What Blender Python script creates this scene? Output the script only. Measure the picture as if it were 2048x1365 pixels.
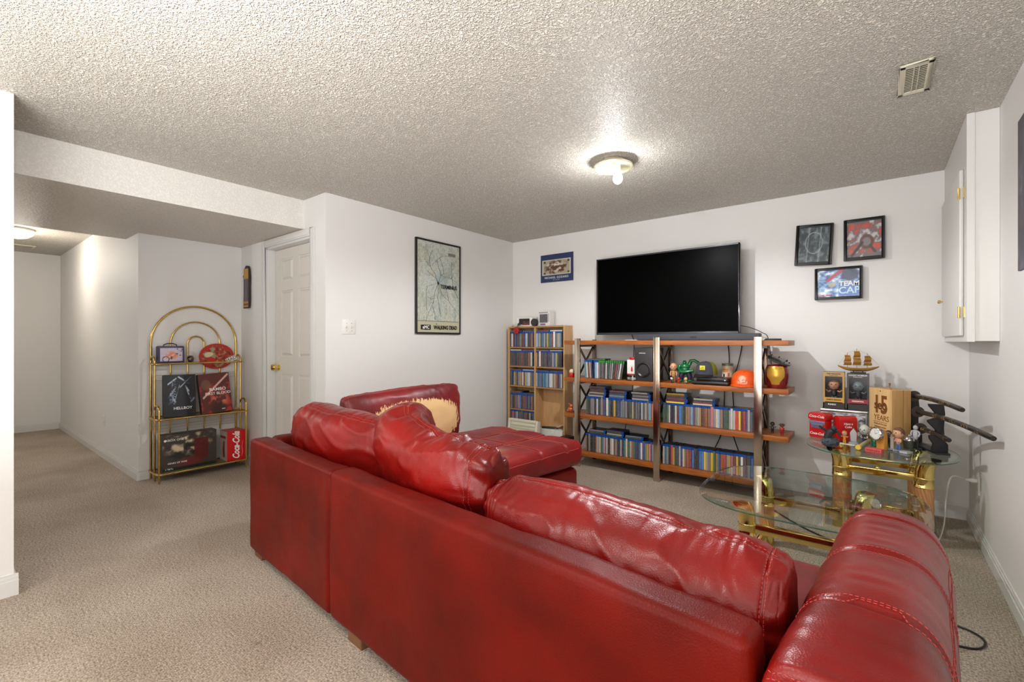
import bpy, bmesh, math, random
import numpy as np
from mathutils import Vector, Matrix, noise
random.seed(7)
D = bpy.data
SC = bpy.context.scene
COL = SC.collection
for o in list(D.objects): D.objects.remove(o)
PI = math.pi
F = 922.0; YAW = math.radians(38.4); SN, CS = math.sin(YAW), math.cos(YAW); H = 1.2
# ---------------------------------------------------------------- camera, light, exposure
cam = D.cameras.new('camera'); cam.sensor_width = 36; cam.lens = F/2048*36; cam.clip_start = .02
co = D.objects.new('camera', cam); COL.objects.link(co)
co.location = (0, 0, H); co.rotation_euler = (PI/2, 0, YAW); SC.camera = co
w = D.worlds.new('world'); SC.world = w; w.use_nodes = True
w.node_tree.nodes['Background'].inputs[0].default_value = (.9, .93, 1, 1)
w.node_tree.nodes['Background'].inputs[1].default_value = .3
SC.view_settings.view_transform = 'Standard'; SC.view_settings.look = 'None'
SC.view_settings.gamma = 1; SC.view_settings.use_curve_mapping = False
SC.view_settings.exposure = 0.04
def lamp(name, loc, power, col=(1, .96, .9), r=.05, typ='POINT', rot=None, size=None, size_y=None):
    l = D.lights.new(name, typ); l.energy = power; l.color = col
    if typ == 'POINT': l.shadow_soft_size = r
    elif typ == 'SPOT': l.shadow_soft_size = r; l.spot_size = math.radians(172); l.spot_blend = .35
    else:
        l.shape = 'RECTANGLE'; l.size = size; l.size_y = size_y or size
    o = D.objects.new(name, l); COL.objects.link(o); o.location = loc
    if rot: o.rotation_euler = rot
    return o
lamp('ceiling_bulb_light', (-1.335, 2.735, 2.195), 10, (.96, .98, 1), .03)
lamp('ceiling_bulb_downlight', (-1.335, 2.735, 2.19), 70, (.98, .985, 1), .028, typ='SPOT')
lamp('second_ceiling_light', (-1.45, .12, 2.12), 38, (1, .985, .97), .08)
lamp('ceiling_fill_light', (-.75, -1.2, .5), 190, (.97, .98, 1), typ='AREA', rot=(math.radians(180), 0, 0), size=1.6)  # unseen area light facing up, added to brighten the ceiling
lamp('hallway_light', (-7.0, .55, 2.1), 20, (1, .92, .80), .15)
lamp('rear_fill_light', (-1.3, -2.3, 1.5), 20, (.93, .97, 1), typ='AREA', rot=(math.radians(90), 0, 0), size=2.8, size_y=1.6)  # soft fill panel added behind the camera, no window there
lamp('hallway_fill_light', (-5.6, -.9, 1.9), 26, (.98, .98, 1), .15)  # unseen point light added to lift the hallway, no stairwell lamp

# ---------------------------------------------------------------- materials
MATS = {}
def nodes(name):
    m = D.materials.new(name); m.use_nodes = True
    nt = m.node_tree; b = nt.nodes['Principled BSDF']
    return m, nt, b
def srgb(c):
    return tuple(((v/255)/12.92 if v/255 <= .04045 else ((v/255+.055)/1.055)**2.4) for v in c)
def mat(name, rgb, rough=.5, metal=0, coat=0, var=0, vscale=8, bump=0, bscale=60, stretch=None, spec=.5, emit=0, bdist=.002, coord='Object', rvar=0):
    """rgb in 0-255 sRGB"""
    if name in MATS: return MATS[name]
    m, nt, b = nodes(name); L = nt.links; N = nt.nodes
    c = srgb(rgb)+(1,)
    b.inputs['Base Color'].default_value = c
    b.inputs['Roughness'].default_value = rough; b.inputs['Metallic'].default_value = metal
    b.inputs['Coat Weight'].default_value = coat; b.inputs['Coat Roughness'].default_value = .15
    b.inputs['Specular IOR Level'].default_value = spec
    if emit:
        b.inputs['Emission Color'].default_value = c; b.inputs['Emission Strength'].default_value = emit
    if var or bump or rvar:
        tc = N.new('ShaderNodeTexCoord'); mp = N.new('ShaderNodeMapping'); L.new(tc.outputs[coord], mp.inputs[0])
        if stretch: mp.inputs['Scale'].default_value = stretch
    if var or rvar:
        n = N.new('ShaderNodeTexNoise'); n.inputs['Scale'].default_value = vscale; n.inputs['Detail'].default_value = 5
        L.new(mp.outputs[0], n.inputs['Vector'])
    if var:
        r = N.new('ShaderNodeValToRGB'); L.new(n.outputs['Fac'], r.inputs[0])
        r.color_ramp.elements[0].position = .3; r.color_ramp.elements[1].position = .7
        r.color_ramp.elements[0].color = tuple(v*(1-var) for v in c[:3])+(1,)
        r.color_ramp.elements[1].color = tuple(min(1, v*(1+var)) for v in c[:3])+(1,)
        L.new(r.outputs[0], b.inputs['Base Color'])
    if rvar:
        mr = N.new('ShaderNodeMapRange'); L.new(n.outputs['Fac'], mr.inputs[0]); mr.inputs['From Min'].default_value=.3; mr.inputs['From Max'].default_value=.7
        mr.inputs['To Min'].default_value = max(.02, rough-rvar); mr.inputs['To Max'].default_value = rough+rvar
        L.new(mr.outputs[0], b.inputs['Roughness'])
    if bump:
        n2 = N.new('ShaderNodeTexNoise'); n2.inputs['Scale'].default_value = bscale; n2.inputs['Detail'].default_value = 3
        L.new(mp.outputs[0], n2.inputs['Vector'])
        bp = N.new('ShaderNodeBump'); bp.inputs['Strength'].default_value = bump; bp.inputs['Distance'].default_value = bdist
        L.new(n2.outputs['Fac'], bp.inputs['Height']); L.new(bp.outputs[0], b.inputs['Normal'])
    MATS[name] = m
    return m
WALL = mat('wall_paint', (223, 221, 218), .6, bump=.15, bscale=180, var=.012, vscale=2)
TRIMM = mat('white_trim', (212, 211, 208), .38, var=.015, vscale=4)
DOORM = mat('door_paint', (212, 207, 198), .42, var=.01)
CABM = mat('cabinet_paint', (222, 220, 216), .45)
# popcorn ceiling
def popcorn(name, rgb, strength=1.0, scale=75, dist=.012):
    m, nt, b = nodes(name); N = nt.nodes; L = nt.links
    tc = N.new('ShaderNodeTexCoord')
    v = N.new('ShaderNodeTexNoise'); v.inputs['Scale'].default_value = scale; v.inputs['Detail'].default_value = 1.5; v.inputs['Roughness'].default_value = .55
    v.inputs['Distortion'].default_value = .6
    L.new(tc.outputs['Object'], v.inputs['Vector'])
    r = N.new('ShaderNodeValToRGB'); L.new(v.outputs['Fac'], r.inputs[0])
    r.color_ramp.elements[0].position = .42; r.color_ramp.elements[1].position = .64
    bp = N.new('ShaderNodeBump'); bp.inputs['Strength'].default_value = strength; bp.inputs['Distance'].default_value = dist
    L.new(r.outputs[0], bp.inputs['Height']); L.new(bp.outputs[0], b.inputs['Normal'])
    c = srgb(rgb)
    mx = N.new('ShaderNodeMix'); mx.data_type = 'RGBA'; L.new(r.outputs[0], mx.inputs[0])
    mx.inputs[6].default_value = tuple(x*(1-.20*strength) for x in c)+(1,); mx.inputs[7].default_value = tuple(min(1, x*(1+.28*strength)) for x in c)+(1,)
    L.new(mx.outputs[2], b.inputs['Base Color']); b.inputs['Roughness'].default_value = .42
    return m
CEIL = popcorn('popcorn_ceiling', (219, 212, 200), .95, 120, .010)
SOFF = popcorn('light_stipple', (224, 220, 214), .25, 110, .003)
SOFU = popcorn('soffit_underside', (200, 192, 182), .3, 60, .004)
# carpet
def carpet():
    m, nt, b = nodes('berber_carpet'); N = nt.nodes; L = nt.links
    tc = N.new('ShaderNodeTexCoord')
    mp = N.new('ShaderNodeMapping'); mp.inputs['Rotation'].default_value = (0, 0, .03); L.new(tc.outputs['Object'], mp.inputs[0])
    v = N.new('ShaderNodeTexVoronoi'); v.inputs['Scale'].default_value = 150; v.inputs['Randomness'].default_value = .55
    L.new(mp.outputs[0], v.inputs['Vector'])
    wv = N.new('ShaderNodeTexWave'); wv.inputs['Scale'].default_value = 38; wv.inputs['Distortion'].default_value = 1.6; wv.inputs['Detail'].default_value = 2; wv.inputs['Detail Scale'].default_value=6
    L.new(mp.outputs[0], wv.inputs['Vector'])
    n = N.new('ShaderNodeTexNoise'); n.inputs['Scale'].default_value = 120; n.inputs['Detail'].default_value = 5; n.inputs['Roughness'].default_value = .7; L.new(tc.outputs['Object'], n.inputs['Vector'])
    n2 = N.new('ShaderNodeTexNoise'); n2.inputs['Scale'].default_value = 1.3; n2.inputs['Detail'].default_value = 4; L.new(tc.outputs['Object'], n2.inputs['Vector'])
    r1 = N.new('ShaderNodeValToRGB'); L.new(n.outputs['Fac'], r1.inputs[0])
    r1.color_ramp.elements[0].position = .32; r1.color_ramp.elements[1].position = .66
    r1.color_ramp.elements[0].color = srgb((104, 91, 79))+(1,); r1.color_ramp.elements[1].color = srgb((214, 200, 184))+(1,)
    r2 = N.new('ShaderNodeValToRGB'); L.new(n2.outputs['Fac'], r2.inputs[0])
    r2.color_ramp.elements[0].position = .35; r2.color_ramp.elements[1].position = .62
    r2.color_ramp.elements[0].color = (.78, .75, .72, 1); r2.color_ramp.elements[1].color = (1, 1, 1, 1)
    mx = N.new('ShaderNodeMix'); mx.data_type = 'RGBA'; mx.blend_type = 'MULTIPLY'; mx.inputs[0].default_value = 1
    L.new(r1.outputs[0], mx.inputs[6]); L.new(r2.outputs[0], mx.inputs[7])
    # small stains
    n3 = N.new('ShaderNodeTexNoise'); n3.inputs['Scale'].default_value = 9; n3.inputs['Detail'].default_value = 3; L.new(tc.outputs['Object'], n3.inputs['Vector'])
    r3 = N.new('ShaderNodeValToRGB'); L.new(n3.outputs['Fac'], r3.inputs[0]); r3.color_ramp.elements[0].position = .70; r3.color_ramp.elements[1].position = .78
    r3.color_ramp.elements[0].color = (1, 1, 1, 1); r3.color_ramp.elements[1].color = (.62, .57, .54, 1)
    mx2 = N.new('ShaderNodeMix'); mx2.data_type = 'RGBA'; mx2.blend_type = 'MULTIPLY'; mx2.inputs[0].default_value = 1
    L.new(mx.outputs[2], mx2.inputs[6]); L.new(r3.outputs[0], mx2.inputs[7])
    L.new(mx2.outputs[2], b.inputs['Base Color'])
    ad = N.new('ShaderNodeMath'); ad.operation = 'ADD'; L.new(v.outputs['Distance'], ad.inputs[0])
    m2 = N.new('ShaderNodeMath'); m2.operation = 'MULTIPLY'; L.new(wv.outputs['Fac'], m2.inputs[0]); m2.inputs[1].default_value = -.5
    L.new(m2.outputs[0], ad.inputs[1])
    bp = N.new('ShaderNodeBump'); bp.invert = True; bp.inputs['Strength'].default_value = .6; bp.inputs['Distance'].default_value = .004
    L.new(ad.outputs[0], bp.inputs['Height']); L.new(bp.outputs[0], b.inputs['Normal'])
    b.inputs['Roughness'].default_value = .95; b.inputs['Specular IOR Level'].default_value = .15
    return m
CARP = carpet()
# leather, with optional peeled patch
def leather(name, rgb, rough=.34, peel=None, dark=.45, coat=.25, grain=.45, spec=.32):
    m, nt, b = nodes(name); N = nt.nodes; L = nt.links
    tc = N.new('ShaderNodeTexCoord'); c = srgb(rgb)
    n = N.new('ShaderNodeTexNoise'); n.inputs['Scale'].default_value = 3.2; n.inputs['Detail'].default_value = 3; L.new(tc.outputs['Object'], n.inputs['Vector'])
    r = N.new('ShaderNodeValToRGB'); L.new(n.outputs['Fac'], r.inputs[0])
    r.color_ramp.elements[0].position = .3; r.color_ramp.elements[1].position = .72
    r.color_ramp.elements[0].color = (c[0]*(1-dark), c[1]*(1-dark*.5), c[2]*(1-dark*.5), 1); r.color_ramp.elements[1].color = (min(1, c[0]*1.2), c[1]*1.1, c[2]*1.1, 1)
    out = r.outputs[0]
    v = N.new('ShaderNodeTexVoronoi'); v.inputs['Scale'].default_value = 260; L.new(tc.outputs['Object'], v.inputs['Vector'])
    n2 = N.new('ShaderNodeTexNoise'); n2.inputs['Scale'].default_value = 14; n2.inputs['Detail'].default_value = 4; L.new(tc.outputs['Object'], n2.inputs['Vector'])
    b1 = N.new('ShaderNodeBump'); b1.inputs['Strength'].default_value = .12; b1.inputs['Distance'].default_value = .008; L.new(n2.outputs['Fac'], b1.inputs['Height'])
    b2 = N.new('ShaderNodeBump'); b2.inputs['Strength'].default_value = grain; b2.inputs['Distance'].default_value = .0009; L.new(v.outputs['Distance'], b2.inputs['Height'])
    L.new(b1.outputs[0], b2.inputs['Normal']); L.new(b2.outputs[0], b.inputs['Normal'])
    mr = N.new('ShaderNodeMapRange'); L.new(n2.outputs['Fac'], mr.inputs[0]); mr.inputs['From Min'].default_value = .3; mr.inputs['From Max'].default_value = .7
    mr.inputs['To Min'].default_value = rough-.02; mr.inputs['To Max'].default_value = rough+.05
    L.new(mr.outputs[0], b.inputs['Roughness']); b.inputs['Specular IOR Level'].default_value = spec
    b.inputs['Coat Weight'].default_value = coat; b.inputs['Coat Roughness'].default_value = .3
    if peel:
        # mask from a per-vertex 'peel' value broken up by streaky noise: the worn-off coating
        at = N.new('ShaderNodeAttribute'); at.attribute_name = 'peel'
        mp = N.new('ShaderNodeMapping'); L.new(tc.outputs['Object'], mp.inputs[0]); mp.inputs['Scale'].default_value = peel['stretch']
        n4 = N.new('ShaderNodeTexNoise'); n4.inputs['Scale'].default_value = peel['scale']; n4.inputs['Detail'].default_value = 6; n4.inputs['Roughness'].default_value = .7
        L.new(mp.outputs[0], n4.inputs['Vector'])
        ad = N.new('ShaderNodeMath'); ad.operation = 'ADD'; L.new(at.outputs['Fac'], ad.inputs[0]); L.new(n4.outputs['Fac'], ad.inputs[1])
        rr = N.new('ShaderNodeValToRGB'); L.new(ad.outputs[0], rr.inputs[0]); rr.color_ramp.elements[0].position = peel['t']; rr.color_ramp.elements[1].position = peel['t']+.02
        ra = N.new('ShaderNodeMath'); ra.operation='MULTIPLY'; ra.inputs[1].default_value=.5
        L.new(ad.outputs[0], ra.inputs[0]); L.new(ra.outputs[0], rr.inputs[0])
        mx = N.new('ShaderNodeMix'); mx.data_type = 'RGBA'; L.new(rr.outputs[0], mx.inputs[0]); L.new(out, mx.inputs[6]); mx.inputs[7].default_value = srgb(peel['rgb'])+(1,)
        out = mx.outputs[2]
        m3 = N.new('ShaderNodeMix'); m3.data_type = 'FLOAT'; L.new(rr.outputs[0], m3.inputs[0]); L.new(mr.outputs[0], m3.inputs[2]); m3.inputs[3].default_value = .85
        L.new(m3.outputs[0], b.inputs['Roughness'])
        m4 = N.new('ShaderNodeMix'); m4.data_type = 'FLOAT'; L.new(rr.outputs[0], m4.inputs[0]); m4.inputs[2].default_value = coat; m4.inputs[3].default_value = 0
        L.new(m4.outputs[0], b.inputs['Coat Weight'])
    L.new(out, b.inputs['Base Color'])
    return m
LEA = leather('red_leather', (126, 13, 8), .31, coat=.12)
LEAB = leather('red_leather_back', (102, 14, 4), .42, dark=.4, coat=.0, spec=.14)
LEAP = leather('red_leather_peeled', (124, 20, 24), .4, peel=dict(stretch=(10, 10, 3), scale=8, t=.5, rgb=(228, 190, 138)))
LEAC = leather('red_leather_chaise', (138, 22, 26), .42, peel=dict(stretch=(20, 20, 20), scale=16, t=.5, rgb=(205, 165, 120)), coat=.1)
STITCH = mat('red_thread', (176, 58, 50), .6)
GOLD = mat('polished_brass', (238, 212, 132), .09, 1, var=.05, vscale=14, rvar=.04)
BRASS = mat('aged_brass', (214, 178, 104), .2, 1, var=.12, vscale=20, rvar=.06)
COPPER = mat('copper_twist', (226, 168, 118), .3, .7)
STEEL = mat('brushed_steel', (200, 186, 168), .16, 1)
DSTEEL = mat('dark_bronze_steel', (120, 104, 92), .22, .9, rvar=.05)
WOODO = mat('orange_brown_wood', (156, 86, 26), .4, var=.3, vscale=5, stretch=(1.5, 12, 12), bump=.1, coat=.1)
OAK = mat('oak_veneer', (192, 152, 104), .5, var=.10, vscale=6, stretch=(8, 8, .9), bump=.08)
OAKD = mat('oak_edge', (164, 124, 80), .5, var=.10, vscale=6, stretch=(.9, 8, 8))
BLACK = mat('black_plastic', (22, 22, 24), .32, rvar=.04)
BLACKM = mat('black_satin', (30, 29, 30), .5, var=.1)
SCREEN = mat('tv_screen', (1, 1, 1), .30, spec=.03)
GREYP = mat('grey_plastic', (70, 74, 80), .4)
WHITEP = mat('white_plastic', (225, 223, 218), .4)
CREAM = mat('cream_plastic', (214, 208, 186), .5)
PAPER = mat('paper_white', (232, 230, 224), .8)
SILVER = mat('silver_plated', (205, 205, 205), .16, 1, rvar=.05)
REDC = mat('red_enamel', (196, 22, 26), .25, coat=.4)
BAMB = mat('bamboo_gold', (186, 138, 62), .45, .3, var=.25, vscale=30, bump=.3, bscale=90)
PINE = mat('pine_wood', (222, 184, 128), .55, var=.12, vscale=4, stretch=(14, 14, 1), bump=.06)
PINES = mat('pine_side', (196, 152, 96), .55, var=.12, vscale=4, stretch=(14, 14, 1), bump=.06)
BURN = mat('burnt_print', (128, 74, 20), .7)
INKB = mat('black_ink', (26, 25, 24), .6)
INKW = mat('white_ink', (240, 238, 232), .6)
INKR = mat('red_ink', (186, 30, 30), .6)
CABLE = mat('black_cable', (20, 20, 20), .5)
CABLEW = mat('white_cable', (205, 200, 190), .5)
BULB = mat('bulb_glow', (255, 250, 240), .4, emit=22)
DOME = mat('frosted_dome_glow', (255, 240, 215), .5, emit=7)
def glass(name, tint, ior=1.45, rough=.01):
    m, nt, b = nodes(name); N = nt.nodes; L = nt.links; N.remove(b)
    t = N.new('ShaderNodeBsdfTransparent'); t.inputs[0].default_value = tint
    g = N.new('ShaderNodeBsdfGlossy'); g.inputs['Roughness'].default_value = rough
    f = N.new('ShaderNodeFresnel'); f.inputs[0].default_value = ior
    ge = N.new('ShaderNodeNewGeometry'); iv = N.new('ShaderNodeMath'); iv.operation = 'SUBTRACT'; iv.inputs[0].default_value = 1; L.new(ge.outputs['Backfacing'], iv.inputs[1])
    mu = N.new('ShaderNodeMath'); mu.operation = 'MULTIPLY'; L.new(iv.outputs[0], mu.inputs[0]); L.new(f.outputs[0], mu.inputs[1])
    mx = N.new('ShaderNodeMixShader'); L.new(mu.outputs[0], mx.inputs[0]); L.new(t.outputs[0], mx.inputs[1]); L.new(g.outputs[0], mx.inputs[2])
    L.new(mx.outputs[0], N['Material Output'].inputs[0])
    MATS[name] = m
    return m
GLASS = glass('table_glass', (.87, .935, .905, 1), 1.95)
CLEAR = glass('clear_glass', (.96, .97, .97, 1), 1.4)
CLEARP = glass('thin_plastic_window', (.95, .96, .96, 1), 1.25, .12)
m, nt, b = nodes('green_glass_edge'); GEDGE = m
b.inputs['Base Color'].default_value = srgb((92, 138, 124))+(1,); b.inputs['Transmission Weight'].default_value = .55; b.inputs['Roughness'].default_value = .15
# flat print: colours per vertex
m, nt, b = nodes('colour_print'); PRINT = m
a_ = nt.nodes.new('ShaderNodeAttribute'); a_.attribute_name = 'Col'; nt.links.new(a_.outputs['Color'], b.inputs['Base Color']); b.inputs['Roughness'].default_value = .45
m, nt, b = nodes('glossy_print'); PRINTG = m
a_ = nt.nodes.new('ShaderNodeAttribute'); a_.attribute_name = 'Col'; nt.links.new(a_.outputs['Color'], b.inputs['Base Color']); b.inputs['Roughness'].default_value = .12; b.inputs['Coat Weight'].default_value = .5
# spine print: object colour broken up with title-like marks
def spine_mat():
    m, nt, b = nodes('printed_spine'); N = nt.nodes; L = nt.links
    oi = N.new('ShaderNodeObjectInfo'); tc = N.new('ShaderNodeTexCoord')
    ad = N.new('ShaderNodeVectorMath'); ad.operation = 'ADD'; L.new(tc.outputs['Object'], ad.inputs[0])
    ml = N.new('ShaderNodeMath'); ml.operation = 'MULTIPLY'; L.new(oi.outputs['Random'], ml.inputs[0]); ml.inputs[1].default_value = 37
    L.new(ml.outputs[0], ad.inputs[1])
    mp = N.new('ShaderNodeMapping'); mp.inputs['Scale'].default_value = (110, 10, 46); L.new(ad.outputs[0], mp.inputs[0])
    n = N.new('ShaderNodeTexNoise'); n.inputs['Scale'].default_value = 1; n.inputs['Detail'].default_value = 2; L.new(mp.outputs[0], n.inputs['Vector'])
    r = N.new('ShaderNodeValToRGB'); L.new(n.outputs['Fac'], r.inputs[0]); r.color_ramp.interpolation = 'CONSTANT'
    r.color_ramp.elements[0].color = (0, 0, 0, 1); r.color_ramp.elements[1].position = .635; r.color_ramp.elements[1].color = (1, 1, 1, 1)
    mp2 = N.new('ShaderNodeMapping'); mp2.inputs['Scale'].default_value = (6, 6, 20); L.new(ad.outputs[0], mp2.inputs[0])
    v = N.new('ShaderNodeTexVoronoi'); v.inputs['Scale'].default_value = 1; L.new(mp2.outputs[0], v.inputs['Vector'])
    hs = N.new('ShaderNodeMix'); hs.data_type = 'RGBA'; hs.blend_type = 'MIX'; hs.inputs[0].default_value = .08
    L.new(oi.outputs['Color'], hs.inputs[6]); L.new(v.outputs['Color'], hs.inputs[7])
    # light ink on dark cases, dark ink on light ones
    bw = N.new('ShaderNodeRGBToBW'); L.new(oi.outputs['Color'], bw.inputs[0])
    lt = N.new('ShaderNodeMath'); lt.operation = 'LESS_THAN'; lt.inputs[1].default_value = .3; L.new(bw.outputs[0], lt.inputs[0])
    ink = N.new('ShaderNodeMix'); ink.data_type = 'RGBA'; L.new(lt.outputs[0], ink.inputs[0]); ink.inputs[6].default_value = (.05, .03, .05, 1); ink.inputs[7].default_value = (.46, .43, .40, 1)
    mx = N.new('ShaderNodeMix'); mx.data_type = 'RGBA'; L.new(r.outputs[0], mx.inputs[0]); L.new(hs.outputs[2], mx.inputs[6]); L.new(ink.outputs[2], mx.inputs[7])
    L.new(mx.outputs[2], b.inputs['Base Color']); b.inputs['Roughness'].default_value = .28
    return m
SPINE = spine_mat()

# ---------------------------------------------------------------- helpers
def box(bm, x0, x1, y0, y1, z0, z1, mi=0):
    vs = [bm.verts.new(p) for p in ((x0,y0,z0),(x1,y0,z0),(x1,y1,z0),(x0,y1,z0),(x0,y0,z1),(x1,y0,z1),(x1,y1,z1),(x0,y1,z1))]
    for f in ((0,3,2,1),(4,5,6,7),(0,1,5,4),(1,2,6,5),(2,3,7,6),(3,0,4,7)):
        bm.faces.new([vs[i] for i in f]).material_index = mi
    return vs
def xf(bm, vs, M):
    for v in vs: v.co = M @ v.co
def NB(): return bmesh.new()
def obj(name, bm, mats, parent=None, smooth=False, bevel=0, loc=None, rot=None, segs=2, angle=35):
    me = D.meshes.new(name)
    if bevel:
        bmesh.ops.remove_doubles(bm, verts=bm.verts, dist=1e-6)
        es = [e for e in bm.edges if len(e.link_faces) == 2 and e.calc_face_angle(0) > .5]
        bmesh.ops.bevel(bm, geom=es, offset=bevel, segments=segs, profile=.6, affect='EDGES', clamp_overlap=True)
    bm.normal_update(); bm.to_mesh(me); bm.free()
    for mm in (mats if isinstance(mats, (list, tuple)) else [mats]): me.materials.append(mm)
    o = D.objects.new(name, me); COL.objects.link(o)
    if smooth or bevel:
        me.polygons.foreach_set('use_smooth', [True]*len(me.polygons))
        if hasattr(me, 'set_sharp_from_angle'): me.set_sharp_from_angle(angle=math.radians(angle if not smooth == 2 else 80))
    if parent: o.parent = parent
    if loc: o.location = loc
    if rot: o.rotation_euler = rot
    return o
def tag(o, label, cat, group=None, kind=None):
    if label: o['label'] = label
    if cat: o['category'] = cat
    if group: o['group'] = group
    if kind: o['kind'] = kind
    return o
def thing(name, label, cat, loc=(0,0,0), rz=0, group=None):
    o = D.objects.new(name, None); COL.objects.link(o); o.location = loc; o.rotation_euler = (0, 0, rz)
    o.empty_display_size = .05
    return tag(o, label, cat, group)
def struct(name, bm, m, parent=None, **k):
    o = obj(name, bm, m, parent, **k)
    if not parent: o['kind'] = 'structure'
    return o
def tube(bm, pts, r, seg=10, closed=False, mi=0, caps=True, flat=1.0):
    pts = [Vector(p) for p in pts]; n = len(pts); rings = []
    rs = r if isinstance(r, (list, tuple)) else [r]*n
    up = None
    for i, p in enumerate(pts):
        a = pts[(i-1) % n] if (closed or i > 0) else p; b_ = pts[(i+1) % n] if (closed or i < n-1) else p
        t = (b_-a).normalized()
        if up is None:
            up = Vector((0,0,1)) if abs(t.z) < .9 else Vector((1,0,0))
        s = t.cross(up)
        if s.length < 1e-5: s = t.orthogonal()
        s.normalize(); up = s.cross(t).normalized()
        rings.append([bm.verts.new(p+s*math.cos(2*PI*k/seg)*rs[i]+up*math.sin(2*PI*k/seg)*rs[i]*flat) for k in range(seg)])
    m_ = n if closed else n-1
    for i in range(m_):
        A, B = rings[i], rings[(i+1) % n]
        for k in range(seg):
            bm.faces.new((A[k], A[(k+1) % seg], B[(k+1) % seg], B[k])).material_index = mi
    if caps and not closed:
        bm.faces.new(rings[0][::-1]).material_index = mi; bm.faces.new(rings[-1]).material_index = mi
    return rings
def lathe(bm, prof, c=(0,0,0), seg=24, mi=0, axis='Z', sx=1, sy=1):
    rings = []; c = Vector(c)
    for r, h in prof:
        rg = []
        for k in range(seg):
            a = 2*PI*k/seg; x, y = math.cos(a)*r*sx, math.sin(a)*r*sy
            p = Vector((x, y, h)) if axis == 'Z' else (Vector((x, h, y)) if axis == 'Y' else Vector((h, x, y)))
            rg.append(bm.verts.new(c+p))
        rings.append(rg)
    fs = []
    for A, B in zip(rings, rings[1:]):
        for k in range(seg): fs.append(bm.faces.new((A[k], A[(k+1) % seg], B[(k+1) % seg], B[k])))
    if prof[0][0] > 1e-4: fs.append(bm.faces.new(rings[0][::-1]))
    if prof[-1][0] > 1e-4: fs.append(bm.faces.new(rings[-1]))
    for f in fs: f.material_index = mi
    return [v for rg in rings for v in rg]
def ball(bm, c, r, mi=0, seg=14, rings=9):
    rx, ry, rz = r if isinstance(r, (tuple, list)) else (r, r, r)
    pr = [(max(1e-5, math.sin(PI*i/rings)), -math.cos(PI*i/rings)) for i in range(rings+1)]
    vs = lathe(bm, pr, (0,0,0), seg, mi)
    for v in vs: v.co = Vector((v.co.x*rx+c[0], v.co.y*ry+c[1], v.co.z*rz+c[2]))
    return vs
def prism(bm, poly, y0, y1, mi=0, plane='XZ'):
    def P(a, b_, c): return {'XZ': (a, c, b_), 'XY': (a, b_, c), 'YZ': (c, a, b_)}[plane]
    A = [bm.verts.new(P(a, b_, y0)) for a, b_ in poly]; B = [bm.verts.new(P(a, b_, y1)) for a, b_ in poly]
    n = len(poly)
    fs = [bm.faces.new(A), bm.faces.new(B[::-1])]
    for i in range(n): fs.append(bm.faces.new((A[i], B[i], B[(i+1) % n], A[(i+1) % n])))
    for f in fs: f.material_index = mi
    bmesh.ops.recalc_face_normals(bm, faces=fs)
    return A+B
def rbox(bm, c, h, r, n=(16, 16, 10), disp=None, mi=0):
    """rounded box with dense faces; disp(p, nrm) -> offset along normal"""
    c = Vector(c); h = Vector(h); n_ = n
    def samp(k, half, rr):
        e = max(3, k//5); inner = half-rr; out = []
        for i in range(e): out.append(-half+rr*(1-math.cos(PI/2*i/e)))
        for i in range(k+1): out.append(-inner+2*inner*i/k)
        for i in range(e-1, -1, -1): out.append(half-rr*(1-math.cos(PI/2*i/e)))
        return out
    X, Y, Z = [samp(n_[i], h[i], min(r, h[i]*.999)) for i in range(3)]
    def put(p):
        p = Vector(p); q = Vector([max(-(h[i]-r), min(h[i]-r, p[i])) for i in range(3)]); d = p-q
        if d.length < 1e-9: return p+c, Vector((0,0,0))
        # map cube corner region to sphere
        m_ = max(abs(d.x), abs(d.y), abs(d.z)); d.normalize(); return q+d*r+c, d
    newv = []
    def grid(us, vs, f):
        G = []
        for u_ in us:
            row = []
            for v_ in vs:
                p, nn = put(f(u_, v_))
                if disp: p = p+nn*disp(p, nn)
                row.append(bm.verts.new(p))
            G.append(row); newv.extend(row)
        for i in range(len(us)-1):
            for j in range(len(vs)-1):
                bm.faces.new((G[i][j], G[i+1][j], G[i+1][j+1], G[i][j+1])).material_index = mi
    grid(X, Y, lambda a, b_: (a, b_, h.z)); grid(Y, X, lambda a, b_: (b_, a, -h.z))
    grid(Y, Z, lambda a, b_: (h.x, a, b_)); grid(Z, Y, lambda a, b_: (-h.x, b_, a))
    grid(Z, X, lambda a, b_: (b_, h.y, a)); grid(X, Z, lambda a, b_: (a, -h.y, b_))
    bmesh.ops.remove_doubles(bm, verts=[v for v in newv if v.is_valid], dist=1e-5)
def text(name, s, size, loc, rot, m, parent, ext=.0006, align='CENTER', shear=0, offset=0, sx=1, sp=1):
    cu = D.curves.new(name, 'FONT'); cu.body = s; cu.size = size; cu.extrude = ext; cu.align_x = align; cu.align_y = 'CENTER'
    cu.shear = shear; cu.offset = offset; cu.space_character = sp; cu.resolution_u = 3
    tmp = D.objects.new('tmp', cu); COL.objects.link(tmp); dg = bpy.context.evaluated_depsgraph_get(); dg.update()
    me = D.meshes.new_from_object(tmp.evaluated_get(dg)); D.objects.remove(tmp); D.curves.remove(cu); me.materials.clear(); me.materials.append(m); me.name = name
    o = D.objects.new(name, me); COL.objects.link(o); o.location = loc; o.rotation_euler = rot; o.scale = (sx, 1, 1)
    if parent: o.parent = parent
    return o
RY = (PI/2, 0, 0)       # faces -Y
RX = (PI/2, 0, PI/2)    # faces +X
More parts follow.
